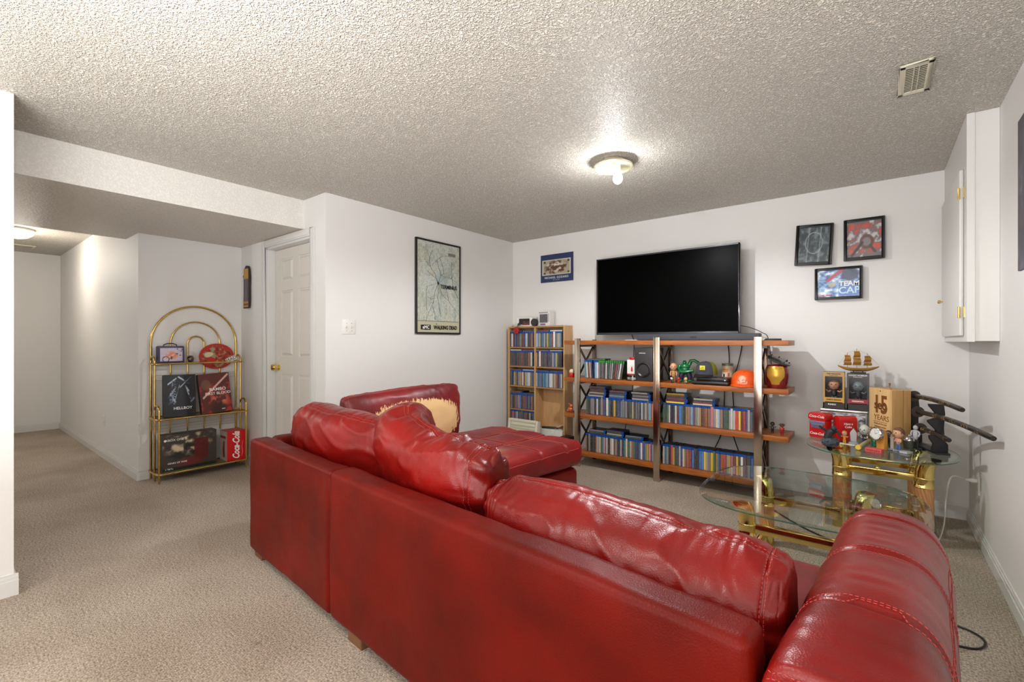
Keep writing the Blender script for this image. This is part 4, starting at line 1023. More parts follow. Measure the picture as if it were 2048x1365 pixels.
# ================================================================ CABLES
def cable(name, label, pts, r, m, g=None):
    P = [Vector(p) for p in pts]; out = []
    for i in range((len(P)-1)*10+1): out.append(catmull([tuple(p) for p in P], i/((len(P)-1)*10)))
    bm = NB(); tube(bm, out, r, 6); return tag(obj(name, bm, m, smooth=True), label, 'cable', g)
cable('power_cable', 'thin black cable hanging from television left half behind shelf', [(-1.85, 4.17, 1.28), (-1.86, 4.26, 1.18), (-1.87, 4.26, .95), (-1.88, 4.25, .6), (-1.95, 4.25, .3), (-1.9, 4.25, .02)], .0035, CABLE)
cable('power_cable', 'black cable hanging behind the green figurine and cap', [(-1.02, 4.18, 1.30), (-1.01, 4.27, 1.18), (-1.00, 4.27, 1.0), (-1.03, 4.26, .85), (-1.04, 4.26, .6), (-1.06, 4.26, .4), (-1.14, 4.25, .2), (-1.2, 4.2, .02)], .0045, CABLE)
cable('power_cable', 'black cable hanging behind the drink can mug', [(-.92, 4.18, 1.29), (-.90, 4.27, 1.18), (-.93, 4.27, 1.0), (-.97, 4.26, .85), (-.96, 4.26, .6), (-.97, 4.26, .42), (-.90, 4.25, .2), (-.86, 4.2, .02)], .0045, CABLE)
cable('power_cable', 'short black cable curling down beside the soundbar right end', [(-.90, 4.17, 1.33), (-.82, 4.2, 1.31), (-.74, 4.22, 1.27), (-.70, 4.26, 1.22), (-.68, 4.27, 1.0)], .003, CABLE)
cable('mains_cable', 'white cord from right wall outlet drooping to the carpet', [(XR-.055, 3.93, .352), (.36, 3.92, .36), (.33, 3.85, .25), (.31, 3.75, .10), (.27, 3.66, .012), (.2, 3.55, .006), (.05, 3.4, .006)], .004, CABLEW)
bm = NB(); lathe(bm, [(.012, 0), (.014, -.02), (.008, -.045), (.005, -.05)], (0, 0, 0), 12, axis='X'); tag(obj('power_plug', bm, WHITEP, smooth=True, loc=(XR-.008, 3.93, .352)), 'white plug pushed into the low outlet on right wall', 'plug')
cable('floor_cable', 'black cable looping over the carpet beside the sofa arm', [(.10, 3.0, .005), (.18, 2.72, .005), (.30, 2.66, .005), (.335, 2.60, .005), (.30, 2.52, .005), (.20, 2.50, .005), (.10, 2.55, .005)], .004, CABLE)
cable('floor_cable', 'dark cable wandering over the carpet under the coffee table', [(-.62, 3.75, .006), (-.35, 3.45, .006), (-.10, 3.30, .006), (.0, 3.42, .006), (.12, 3.6, .006)], .005, CABLE)

# ================================================================ FIGURINES
def P_(rgb, rough=.38, **k): return mat('paint_%d_%d_%d' % rgb, rgb, rough, **k)
SKIN = (214, 164, 130)
def figurine(name, label, cat, loc, h, skin=SKIN, hair=(90, 60, 40), top=(120, 90, 60), legs=(70, 90, 140), base_=None, hr=.17, rz=0, arms='down', hat=None, rough=.38, group=None, belly=1.0):
    """small standing painted figure: legs, torso, arms, head with face, hair; all sizes as shares of h"""
    t = thing(name, label, cat, loc, rz, group); z0 = 0
    if base_:
        bm = NB(); lathe(bm, [(.20*h, 0), (.21*h, .01*h), (.20*h, .05*h), (.0001, .055*h)], (0, 0, 0), 20); obj('base', bm, P_(base_), t, smooth=True); z0 = .05*h
    H_ = h-z0; hc = h-hr*h; hip = z0+(H_-2*hr*h)*.46; sh = h-2*hr*h-.01*h
    for s in (-1, 1):
        bm = NB(); tube(bm, [(s*.055*h, 0, hip+.02*h), (s*.06*h, -.005*h, (z0+hip)/2), (s*.062*h, 0, z0+.035*h)], [.055*h*belly, .047*h, .036*h], 10)
        ball(bm, (s*.065*h, -.025*h, z0+.022*h), (.036*h, .062*h, .026*h), seg=10, rings=6)
        obj('leg', bm, P_(legs, rough), t, smooth=True)
    bm = NB(); ball(bm, (0, 0, (hip+sh)/2), (.10*h*belly, .072*h*belly, (sh-hip)/2+.03*h)); ball(bm, (0, 0, sh-.03*h), (.125*h*belly, .065*h, .05*h))
    obj('torso', bm, P_(top, rough), t, smooth=True)
    A = {'down': [(.12, 0, 0), (.16, 0, -.11), (.14, -.04, -.20)], 'hold': [(.12, 0, 0), (.15, -.02, -.10), (.05, -.12, -.10)], 'wide': [(.12, 0, 0), (.21, -.01, -.04), (.28, -.05, .03)]}[arms]
    for s in (-1, 1):
        bm = NB(); tube(bm, [(s*a*h, b_*h, sh-.03*h+c*h) for a, b_, c in A], [.038*h, .032*h, .026*h], 8); a, b_, c = A[-1]; ball(bm, (s*a*h, b_*h, sh-.03*h+c*h), .03*h, seg=8, rings=6)
        obj('arm', bm, P_(skin, rough), t, smooth=True)
    bm = NB(); ball(bm, (0, 0, hc), (hr*h*.86, hr*h*.86, hr*h)); tube(bm, [(0, 0, sh-.02*h), (0, 0, sh+.05*h)], .035*h, 8); ball(bm, (0, -hr*h*.88, hc-.10*hr*h), (.13*hr*h, .16*hr*h, .16*hr*h), seg=8, rings=6)
    for s in (-1, 1): ball(bm, (s*hr*h*.86, 0, hc-.05*hr*h), (.1*hr*h, .16*hr*h, .2*hr*h), seg=8, rings=6)
    hd = obj('head', bm, P_(skin, rough), t, smooth=True)
    bm = NB()
    for s in (-1, 1): ball(bm, (s*hr*h*.33, -hr*h*.78, hc+.08*hr*h), (.13*hr*h, .08*hr*h, .1*hr*h), seg=8, rings=6)
    tube(bm, [(-hr*h*.22, -hr*h*.76, hc-.42*hr*h), (hr*h*.22, -hr*h*.76, hc-.42*hr*h)], .03*hr*h, 6)
    obj('face', bm, P_((40, 34, 34)), hd, smooth=True)
    if hair:
        bm = NB(); vs = ball(bm, (0, .05*hr*h, hc+.10*hr*h), (hr*h*.95, hr*h*.93, hr*h*.98), seg=18, rings=12)
        for v in vs:
            if v.co.y < -.2*hr*h and v.co.z < hc+.55*hr*h: v.co.y = max(v.co.y, -.2*hr*h); 
            if v.co.z < hc-.1*hr*h: v.co.z = hc-.1*hr*h+(v.co.z-hc)*.2
        obj('hair', bm, P_(hair, .6), hd, smooth=True)
    if hat:
        bm = NB(); lathe(bm, [(hr*h*1.5, 0), (hr*h*1.52, .01*h), (hr*h*.9, .03*h), (hr*h*.8, .09*h), (.0001, .11*h)], (0, 0, hc+.35*hr*h), 20); obj('hat', bm, P_(hat), hd, smooth=True)
    return t
ZT = .5205
def E_(px, py): p = atz(px, py, ZT); return (p[0], p[1], ZT)
def facecam(loc, off=0): return math.atan2(-loc[0], loc[1])*1.0+off   # -Y side turned to the viewer's side of the room
RZ = -.45
# dark rubble piece
p = E_(1660, 894); t = thing('rubble_figure', 'dark grey sculpted creature crouching on rubble at left of end table', 'figurine', p)
bm = NB(); vs = ball(bm, (0, 0, .028), (.05, .038, .032), seg=20, rings=12)
for v in vs: v.co += v.co*.0+Vector((noise.noise(v.co*90), noise.noise(v.co*90+Vector((5, 0, 0))), abs(noise.noise(v.co*70))))*.014; v.co.z = max(0, v.co.z)
obj('rubble', bm, P_((62, 70, 80), .6), t)
bm = NB(); tube(bm, [(-.015, 0, .04), (-.01, 0, .07), (.005, -.01, .10), (.02, -.015, .115)], [.02, .024, .02, .014], 10); ball(bm, (.022, -.02, .122), (.018, .02, .018)); tube(bm, [(0, 0, .09), (.04, .01, .10), (.055, -.01, .07)], [.01, .009, .006], 8); tube(bm, [(-.005, 0, .09), (-.04, -.005, .115), (-.055, -.01, .13)], [.01, .008, .006], 8)
obj('creature', bm, P_((44, 44, 48), .5), t, smooth=True)
figurine('toy_figure', 'tiny figure in orange and yellow robe beside dark rubble piece', 'figurine', E_(1689, 888), .085, top=(222, 140, 40), legs=(210, 160, 50), hair=(200, 120, 60), hr=.19, rz=RZ, arms='wide')
p = E_(1707, 889); t = thing('stone_ornament', 'small pale grey pointed stone ornament on round foot', 'ornament', p)
bm = NB(); lathe(bm, [(.028, 0), (.03, .006), (.022, .016), (.014, .02)], (0, 0, 0), 18); obj('foot', bm, P_((150, 148, 146), .6), t, smooth=True)
bm = NB(); prism(bm, [(-.016, .018), (.016, .018), (.019, .075), (.0, .105), (-.019, .075)], -.010, .012); obj('slab', bm, P_((178, 178, 178), .6), t, bevel=.002)
figurine('bobblehead', 'pale grey bald bobblehead with blue glasses in black clothes', 'figurine', E_(1729, 888), .125, skin=(196, 196, 186), hair=None, top=(36, 36, 40), legs=(52, 74, 108), hr=.27, rz=RZ, arms='hold', belly=1.1)
# yellow and cream tube lying down
a, b_ = Vector(E_(1716, 901)), Vector(E_(1738, 886)); bm = NB(); a.z = b_.z = 0; d = (b_-a).length
t = thing('toy_flashlight', 'cream and yellow toy torch lying at the glass front edge', 'toy', (a.x, a.y, ZT+.0165), math.atan2(b_.y-a.y, b_.x-a.x))
bm = NB(); lathe(bm, [(.0135, 0), (.016, .004), (.016, .022), (.011, .03)], (0, 0, 0), 20, axis='X'); obj('head', bm, P_((226, 190, 60)), t, smooth=True)
bm = NB(); lathe(bm, [(.0105, .03), (.0105, d), (.009, d+.004)], (0, 0, 0), 18, axis='X'); obj('barrel', bm, P_((206, 190, 150)), t, smooth=True)
# green bottle
p = E_(1749, 893); t = thing('green_bottle', 'tiny green glass bottle standing left of the clock', 'bottle', p)
bm = NB(); lathe(bm, [(.013, 0), (.014, .004), (.014, .045), (.006, .060), (.0055, .075), (.007, .077)], (0, 0, 0), 18); obj('body', bm, mat('green_bottle_glass', (20, 96, 66), .1, coat=.5), t, smooth=True)
bm = NB(); lathe(bm, [(.007, .075), (.007, .085), (.0001, .086)], (0, 0, 0), 14); obj('cap', bm, GOLD, t, smooth=True)
# small tan figure behind
figurine('toy_figure', 'tiny olive figure behind the green bottle and clock', 'figurine', E_(1741, 884), .10, top=(130, 120, 60), legs=(100, 92, 50), hair=(150, 120, 60), hr=.17, rz=RZ)
# clock
p = E_(1764, 900); t = thing('desk_clock', 'small silver clock on orange wood block stand', 'clock', p, -.75)
bm = NB(); prism(bm, [(-.026, 0), (.026, 0), (.026, .085), (.018, .115), (.0, .125), (-.018, .115), (-.026, .085)], -.014, .014); obj('stand', bm, mat('orange_pine', (206, 140, 58), .45, var=.15, vscale=20), t, bevel=.003)
bm = NB(); lathe(bm, [(.0001, -.0142), (.034, -.0142), (.041, -.016), (.041, -.036), (.036, -.040), (.033, -.036)], (-.012, 0, .098), 32, axis='Y'); obj('bezel', bm, SILVER, t, smooth=True)
bm = NB(); lathe(bm, [(.034, -.036), (.0001, -.0361)], (-.012, 0, .098), 32, axis='Y'); obj('dial', bm, PAPER, t)
bm = NB()
for k in range(12):
    a = PI*k/6; box(bm, -.012+.028*math.sin(a)-.0012, -.012+.028*math.sin(a)+.0012, -.0372, -.0362, .098+.028*math.cos(a)-.0016, .098+.028*math.cos(a)+.0016)
tube(bm, [(-.012, -.0368, .098), (.004, -.0368, .106)], .001, 4); tube(bm, [(-.012, -.0368, .098), (-.014, -.0368, .122)], .0008, 4); obj('hands', bm, INKB, t)
# red stacked eraser-like box
p = E_(1749, 905); t = thing('red_box', 'small pinkish red box with embossed letters by front edge', 'box', p, -.35)
bm = NB(); box(bm, -.042, .042, -.022, .022, 0, .024); obj('body', bm, P_((206, 84, 82), .6), t, bevel=.003)
bm = NB()
for k in range(7): box(bm, -.036+k*.0105, -.029+k*.0105, -.0232, -.022, .006+.003*(k % 2), .018)
obj('relief', bm, P_((170, 50, 52), .6), t)
# dark pair with white column
p = E_(1777, 898); t = figurine('toy_figure', 'dark figure with a white column in front, right of clock', 'figurine', p, .115, skin=(120, 110, 104), hair=(60, 56, 56), top=(40, 38, 40), legs=(60, 56, 56), hr=.15, rz=RZ)
bm = NB(); lathe(bm, [(.012, 0), (.010, .01), (.0095, .07), (.013, .08)], (.028, -.02, 0), 14); obj('column', bm, P_((208, 200, 186), .6), t, smooth=True)
# bobblehead on game base
p = E_(1797, 904); t = thing('name_plinth', 'pale grey lettered plinth under the shirtless bobblehead', 'plinth', p, -.55)
bm = NB(); box(bm, -.062, .062, -.028, .028, 0, .011); obj('slab', bm, P_((176, 176, 182)), t, bevel=.002); text('lettering', 'GAME OVER', .012, (-.012, -.0285, .0055), RY, INKB, t, offset=.0004)
figurine('bobblehead', 'shirtless bobblehead man with brown hair and blue jeans on plinth', 'figurine', (p[0], p[1], ZT+.012), .135, top=(214, 156, 120), legs=(72, 108, 160), hair=(112, 76, 50), hr=.24, rz=-.9, arms='hold')
# metal bucket with domed lid
p = E_(1818, 898); t = thing('metal_pot', 'small grey metal pot with shiny domed lid', 'pot', p)
bm = NB(); lathe(bm, [(.026, 0), (.028, .003), (.031, .05), (.033, .052), (.031, .054)], (0, 0, 0), 24); obj('body', bm, mat('pewter', (110, 116, 112), .3, .9), t, smooth=True)
bm = NB(); lathe(bm, [(.031, .054), (.029, .066), (.018, .078), (.006, .082), (.005, .088), (.0001, .090)], (0, 0, 0), 24); obj('lid', bm, SILVER, t, smooth=True)
# knight
p = E_(1831, 899); t = figurine('knight_figure', 'silver armoured standing figure behind the metal pot', 'figurine', p, .150, skin=(190, 190, 190), hair=None, top=(184, 186, 190), legs=(60, 58, 60), hr=.10, rz=-.6, base_=(24, 24, 24), rough=.2)
# paper card
p = E_(1690, 890); bm = NB(); vs = box(bm, -.085, .085, -.02, .02, 0, .0015); o = obj('paper_card', bm, PAPER, loc=(p[0]-.03, p[1]+.035, ZT), rot=(0, 0, -.25)); tag(o, 'white card lying flat under the small toys', 'card')

# red drink tins
def tin_logo(t, x, y, z, s, rot=RY): text('lettering', 'Coca-Cola', s, (x, y, z), rot, INKW, t, shear=.35, offset=s*.01)
p = (-.315, 3.90, ZT); t = thing('vending_tin', 'red cooler-shaped drink tin with silver window, leftmost on end table', 'tin', p, -.5)
prof = lambda w_, h_, r_: [(-w_, 0), (w_, 0), (w_, h_-r_)]+[(w_-r_+r_*math.cos(a), h_-r_+r_*math.sin(a)) for a in [PI/2*k/6 for k in range(1, 7)]]+[(-w_+r_-r_*math.sin(a), h_-r_+r_*math.cos(a)) for a in [PI/2*k/6 for k in range(0, 7)]]
bm = NB(); prism(bm, prof(.056, .128, .012), -.036, .036); obj('body', bm, REDC, t, bevel=.006)
bm = NB(); prism(bm, [(a, b_+.126) for a, b_ in prof(.062, .052, .026)], -.043, .043); obj('top_dome', bm, REDC, t, bevel=.008)
bm = NB(); box(bm, -.055, .055, -.040, -.0365, .096, .118); box(bm, -.040, .040, -.040, -.0365, .068, .1); obj('window', bm, mat('silver_blue', (150, 150, 186), .25, .6), t, bevel=.002)
bm = NB(); box(bm, -.030, .030, -.0425, -.040, .074, .092); obj('window_opening', bm, P_((92, 92, 120)), t)
tin_logo(t, 0, -.0437, .150, .024); tin_logo(t, 0, -.0366, .03, .024)
p = (-.175, 3.93, ZT); t = thing('mailbox_tin', 'red mailbox-shaped tin with beige end panel', 'tin', p, .62)
bm = NB(); prism(bm, prof(.034, .162, .030), -.06, .06, 0, 'YZ'); obj('body', bm, REDC, t, bevel=.003)
bm = NB(); prism(bm, [(a*.93, b_*.97+.002) for a, b_ in prof(.034, .162, .030)], .0602, .0625, 0, 'YZ'); obj('end_panel', bm, P_((204, 168, 130)), t)
text('lettering', 'Have a\nCoke', .021, (-.0, -.0346, .10), RY, INKW, t, offset=.0003)
# grey box with stone pattern at the back, two window boxes and the ship on it
t = thing('stone_pattern_box', 'low grey box with silver rim and stone pattern at table back', 'box', (-.19, 4.06, ZT))
bm = NB(); box(bm, -.135, .135, 0, .16, 0, .183); obj('body', bm, mat('dull_silver', (150, 146, 142), .4, .4), t, bevel=.003)
def fst(X, Y):
    n = fbm(X, Y, 91, 10, 5); C = np.ones(X.shape+(3,))*np.array((128, 134, 140.)); C = lay(C, np.clip((n-.5)*8, 0, 1), (206, 208, 212)); return lay(C, np.clip((.45-n)*8, 0, 1), (66, 70, 78))
art('print', .25, .158, 60, 40, fst, t, (0, -.001, .004))
bm = NB(); box(bm, -.137, .137, -.004, 0, .168, .185); box(bm, -.137, -.128, -.004, 0, 0, .168); obj('rim', bm, SILVER, t, bevel=.001)
def windowbox(loc, w_, h_, dp, label, top, bot, figkw, words, rz=0, basetxt=None):
    t = thing('window_box', label, 'box', loc, rz)
    bm = NB(); box(bm, -w_/2, w_/2, dp-.003, dp, 0, h_); box(bm, -w_/2, w_/2, 0, dp, 0, h_*.17); box(bm, -w_/2, w_/2, 0, dp, h_-.004, h_); box(bm, -w_/2, -w_/2+.006, 0, dp, 0, h_); box(bm, w_/2-.006, w_/2, dp*.45, dp, 0, h_)
    obj('carton', bm, P_((46, 40, 38)), t)
    bm = NB(); box(bm, -w_/2, w_/2, -.0012, 0, h_*.88, h_); box(bm, -w_/2, -w_/2+.012, -.0012, 0, h_*.17, h_*.88); box(bm, w_/2-.012, w_/2, -.0012, 0, h_*.17, h_*.88); obj('front_frame', bm, P_(top), t)
    bm = NB(); box(bm, -w_/2*.92, w_/2*.92, -.0024, -.001, h_*.19, h_*.31); obj('name_band', bm, P_(bot), t)
    bm = NB(); box(bm, -w_/2+.012, w_/2-.012, -.0008, -.0002, h_*.17, h_*.88); obj('window_pane', bm, CLEARP, t)
    bm = NB(); box(bm, w_/2-.0008, w_/2-.0002, 0, dp*.45, h_*.17, h_); obj('side_pane', bm, CLEARP, t)
    text('lettering', words[0], .0125, (0, -.0018, h_*.95), RY, figkw['ink'], t, offset=.0003); text('lettering', words[1], .008, (0, -.0018, h_*.905), RY, figkw['ink'], t)
    text('lettering', words[2], .013, (0, -.003, h_*.25), RY, figkw['ink2'], t, offset=.0005)
    if basetxt: text('lettering', basetxt, .014, (-.01, -.0012, h_*.12), RY, INKW, t, offset=.0006)
    f = figurine('boxed_figurine', figkw['label'], 'figurine', (loc[0], loc[1]+dp*.45, loc[2]+h_*.172), h_*.62, skin=figkw['skin'], hair=figkw['hair'], top=figkw['top'], legs=figkw['legs'], hr=.23, rz=rz, arms='wide')
windowbox((-.249, 4.075, ZT+.186), .128, .268, .085, 'black and tan window box with brown haired figure, left of pair', (186, 148, 84), (206, 160, 62), dict(ink=INKB, ink2=INKB, skin=(206, 150, 120), hair=(110, 66, 36), top=(46, 38, 36), legs=(70, 96, 120), label='brown haired figurine inside the tan and black window box'), ('THE WALKING', 'BOBBLE HEAD', 'DARYL DIXON'), basetxt='FUNKO')
windowbox((-.108, 4.075, ZT+.186), .126, .262, .085, 'black and red window box with grey figure, under the ship', (70, 62, 66), (150, 46, 56), dict(ink=INKW, ink2=INKW, skin=(120, 128, 132), hair=None, top=(60, 54, 60), legs=(80, 80, 86), label='plain grey figurine inside the red and black window box'), ('WACKY WOBBLER', 'BOBBLE HEAD', 'DEADPOOL'))
# model ship
t = thing('model_ship', 'golden woven model sailing ship with three masts on window box', 'ship', (-.108, 4.12, ZT+.186+.262), 0)
bm = NB(); rows = []; n = 20
for i in range(n+1):
    u = -1+2*i/n; wy = .022*(1-abs(u)**2.2)+.0012; zt = .038+.018*abs(u)**2.2; zb = .014+.034*abs(u)**2.6
    rows.append([bm.verts.new(p) for p in ((.118*u, -wy, zt), (.118*u, -wy*.75, (zt+zb)/2-.004), (.118*u, 0, zb), (.118*u, wy*.75, (zt+zb)/2-.004), (.118*u, wy, zt))])
for A, B in zip(rows, rows[1:]):
    for k in range(4): bm.faces.new((A[k], A[k+1], B[k+1], B[k]))
    bm.faces.new((A[4], A[0], B[0], B[4]))
bmesh.ops.recalc_face_normals(bm, faces=bm.faces); obj('hull', bm, BAMB, t, smooth=2)
bm = NB(); box(bm, -.045, .045, -.016, .016, 0, .010); box(bm, -.03, -.022, -.008, .008, .01, .02); box(bm, .022, .03, -.008, .008, .01, .02); obj('stand', bm, BLACKM, t, bevel=.002)
def sail(x, z0, z1, w0, w1):
    bm = NB(); n = 6; G = []
    for i in range(n+1):
        f = i/n; wd = w0+(w1-w0)*f; G.append([bm.verts.new((x+wd*(j/4-.5)+.004*math.sin(PI*f), -.012+.0-.010*math.sin(PI*f), z0+(z1-z0)*f)) for j in range(5)])
    for A, B in zip(G, G[1:]):
        for j in range(4): bm.faces.new((A[j], A[j+1], B[j+1], B[j]))
    bmesh.ops.solidify(bm, geom=bm.faces[:], thickness=.0015); obj('sail', bm, BAMB, t)
for x, zt in ((-.062, .128), (-.008, .158), (.052, .125)):
    bm = NB(); tube(bm, [(x, 0, .035), (x, 0, zt+.02)], .0018, 6); obj('mast', bm, BAMB, t)
    bm = NB(); 
    for z_, w_ in ((zt, .034), (zt-.045, .046), (.058, .05)): tube(bm, [(x-w_/2, -.012, z_), (x+w_/2, -.012, z_)], .0014, 6)
    obj('yards', bm, BAMB, t)
    sail(x, zt-.043, zt-.001, .042, .032); sail(x, .06, zt-.047, .048, .042)
bm = NB(); 
for a, c in (((-.118, .058), (-.062, .14)), ((.118, .058), (.052, .138)), ((-.062, .145), (-.008, .17)), ((-.008, .17), (.052, .14)), ((.052, .14), (.118, .058))): tube(bm, [(a[0], 0, a[1]), (c[0], 0, c[1])], .0006, 4)
obj('rigging', bm, BAMB, t)
# wooden presentation box
K = Vector((.072, 3.86, ZT)); rzb = math.atan2(.542, .841)  # side direction
t = thing('wooden_wine_box', 'tall pine presentation box with burnt-in lettering and cord handle', 'box', K, 0)
M = Matrix.Rotation(rzb, 4, 'Z')   # local x = side depth (right), local y = away along lettered face
bm = NB(); vs = box(bm, 0, .116, 0, .212, 0, .361); xf(bm, vs, M)
for f in bm.faces: f.material_index = 0 if abs(f.calc_center_median().dot(M @ Vector((1, 0, 0)))-.0) < .004 else 1
obj('body', bm, [PINE, PINES], t, bevel=.0015)
bm = NB(); vs = box(bm, -.004, 0, .004, .208, .004, .359); xf(bm, vs, M); obj('sliding_lid', bm, PINE, t, bevel=.001)
bm = NB(); vs = box(bm, .068, .0705, -.0006, .001, .06, .3608); xf(bm, vs, M); obj('side_groove', bm, BURN, t)
rl = (PI/2, 0, rzb-PI/2)   # lettering faces local -X
def on(y, z, o=-.0046): return M @ Vector((o, y, z))
text('lettering', '15', .165, on(.097, .25), rl, BURN, t, offset=.004, sx=.85)
text('lettering', 'sec', .085, on(.100, .25, -.0054), rl, mat('burnt_dark', (104, 58, 16), .7), t, offset=.002)
text('lettering', 'YEARS', .05, on(.088, .165), rl, BURN, t)
bm = NB()
for z_ in (.138, .088): vs = box(bm, -.0046, -.004, .035, .165, z_-.0015, z_+.0015); xf(bm, vs, M)
obj('printed_rule', bm, BURN, t)
text('lettering', 'Thank you for your', .0155, on(.10, .125), rl, BURN, t); text('lettering', 'dedicated service', .0155, on(.10, .105), rl, BURN, t)
bm = NB(); lathe(bm, [(.0045, 0), (.0045, -.0048), (.0001, -.0048)], (0, .098, .345), 12, axis='X')
for v in bm.verts: v.co = M @ v.co
obj('finger_hole', bm, INKB, t)
bm = NB(); tube(bm, [M @ Vector(catmull([(.02, .03, .361), (.02, .05, .381), (.05, .10, .394), (.085, .14, .39), (.10, .17, .362)], k/20)) for k in range(21)], .003, 8); obj('cord_handle', bm, mat('rope', (150, 120, 96), .8), t, smooth=True)
# sword stand and three scabbarded swords
sd = Vector((.32, -.947, 0)); B0 = Vector((.29, 3.76, ZT)); rs = math.atan2(sd.y, sd.x)
t = thing('sword_stand', 'black tiered stand holding three curved swords on end table', 'stand', B0, rs)
bm = NB(); vs = box(bm, -.34, .03, -.025, .042, 0, .012); obj('base', bm, BLACKM, t, bevel=.003)
UP = [(-.035, .01), (.04, .01), (.045, .04), (.03, .09), (.028, .12), (.04, .14), (.030, .165), (.0, .155), (-.005, .19), (.022, .235), (.030, .26), (.015, .262), (-.002, .245), (-.008, .28), (.012, .32), (.028, .345), (.014, .348), (-.012, .325), (-.030, .27), (-.022, .2), (-.034, .12), (-.030, .06)]
UPR = [(-.02, 0.), (.03, 0.), (.03, .3), (-.02, .3)]
for x in (0, -.31):
    # upright seen from the viewer's side; hooks carry the swords at three heights
    bm = NB(); poly = [(-.040, .012), (.040, .012), (.040, .06), (.024, .085), (.020, .16), (.026, .245), (.020, .300), (-.052, .300), (-.050, .288), (-.020, .245), (-.014, .220), (-.058, .200), (-.054, .188), (-.018, .145), (-.016, .125), (-.050, .108), (-.048, .09), (-.030, .06)]
    prism(bm, poly, x-.010, x+.010, 0, 'YZ'); obj('upright', bm, BLACKM, t, bevel=.002)
KAT = mat('black_lacquer_scabbard', (26, 23, 22), .35, coat=.3)
KDC = mat('gold_scroll', (150, 116, 70), .4, .4)
def sword(label, z, t0, t1, sag_):
    o = thing('scabbard_sword', label, 'sword', B0+Vector((0, 0, z)), rs, 'three lacquered swords on the black stand'); n = 24
    P = [Vector((t0+(t1-t0)*i/n, -.034, sag_*(1-(2*i/n-1)**2)-sag_*.5)) for i in range(n+1)]
    k = int(n*.27)
    bm = NB(); tube(bm, P[k:], [.0145]*(n-k)+[.0125], 14); obj('scabbard', bm, KAT, o, smooth=True)
    bm = NB(); tube(bm, P[:k], .0135, 12); obj('hilt', bm, P_((40, 34, 32), .7), o, smooth=True)
    bm = NB(); c = P[k]; lathe(bm, [(.013, -.004), (.034, -.003), (.034, .003), (.013, .004)], c, 24, axis='X'); obj('guard', bm, P_((60, 52, 44), .4), o, smooth=True)
    rr = random.Random(int(z*1000))
    for q in range(9):
        i = rr.uniform(k+1.5, n-1.5); a = rr.uniform(.6, 2.6); l = []
        for m_ in range(8):
            f = i+m_*.12; j = int(f); pp = P[min(j, n-1)].lerp(P[min(j+1, n)], f-j); aa = a+.8*math.sin(m_*1.3)
            l.append(pp+Vector((0, -math.sin(aa)*.0148, math.cos(aa)*.0148)))
        bm = NB(); tube(bm, l, .0011, 5); obj('scroll_inlay', bm, KDC, o)
sword('shorter black sword on the top hooks of the stand', .318, -.40, .315, .02)
sword('longest black sword, on the middle hooks, reaching towards right wall', .220, -.42, .575, .03)
sword('shortest black sword on the lowest hooks of the stand', .124, -.25, .185, .012)

# ================================================================ THINGS ON THE MEDIA SHELF
Z2, Z3 = LV[1]+.0005, LV[2]+.0005
def SX(px, y): return aty(px, y)
# disc spindle, boxed bottle tin with red cap
x = SX(1266, 3.94); t = thing('disc_spindle', 'clear spindle tub of blank discs on the second board', 'spindle', (x, 3.94, Z2))
bm = NB(); lathe(bm, [(.062, 0), (.064, .004), (.062, .008)], (0, 0, 0), 32); obj('base', bm, BLACK, t, smooth=True)
bm = NB(); lathe(bm, [(.058, .009), (.058, .03), (.012, .03), (.012, .045), (.0001, .046)], (0, 0, 0), 32); obj('disc_pile', bm, SILVER, t, smooth=True)
bm = NB(); lathe(bm, [(.0615, .008), (.0615, .046), (.058, .050), (.0001, .0502)], (0, 0, 0), 32); obj('cover', bm, CLEAR, t, smooth=True)
t = thing('gift_box', 'white printed carton standing on the disc spindle', 'box', (x+.002, 3.94, Z2+.051))
bm = NB(); box(bm, -.045, .045, -.03, .03, 0, .135); obj('carton', bm, PAPER, t, bevel=.002)
bm = NB(); box(bm, -.045, .045, -.0305, -.030, .0, .010); prism(bm, [(-.008, .03), (.008, .03), (.008, .055), (.003, .075), (-.003, .075), (-.008, .055)], -.0312, -.0302); obj('bottle_print', bm, INKR, t)
bm = NB(); 
for a, b_ in (((-.03, .06), (0, .09)), ((0, .09), (.03, .06)), ((.03, .06), (0, .02)), ((0, .02), (-.03, .06))): tube(bm, [(a[0], -.0303, a[1]), (b_[0], -.0303, b_[1])], .0008, 4)
obj('printed_outline', bm, P_((150, 150, 150)), t)
t = thing('red_cap', 'small round red cap on top of the white carton', 'container', (x+.004, 3.94, Z2+.187))
bm = NB(); lathe(bm, [(.034, 0), (.036, .004), (.034, .022), (.0001, .024)], (0, 0, 0), 24); obj('lid', bm, REDC, t, smooth=True)
y_ = 3.95
figurine('bobblehead', 'bald bobblehead in tan robe beside the centre metal post', 'figurine', (SX(1347, 3.98), 3.98, Z2), .165, skin=(226, 170, 130), hair=None, top=(190, 148, 80), legs=(150, 110, 70), hr=.20, rz=.3)
figurine('toy_figure', 'tiny black and white rounded figure in front of bald bobblehead', 'figurine', (SX(1343.5, 3.90), 3.90, Z2), .052, skin=(236, 236, 236), hair=(24, 24, 24), top=(30, 30, 30), legs=(24, 24, 24), hr=.26, belly=1.7)
figurine('toy_figure', 'tiny bright red rounded figure near front edge of board', 'figurine', (SX(1357, 3.90), 3.90, Z2), .052, skin=(206, 50, 46), hair=(196, 40, 40), top=(196, 40, 40), legs=(190, 36, 36), hr=.26, belly=1.7)
figurine('toy_figure', 'tiny pale yellow and green rounded figure beside the console', 'figurine', (SX(1371.5, 3.90), 3.90, Z2), .052, skin=(226, 214, 130), hair=(206, 190, 110), top=(150, 150, 90), legs=(120, 130, 70), hr=.26, belly=1.6)
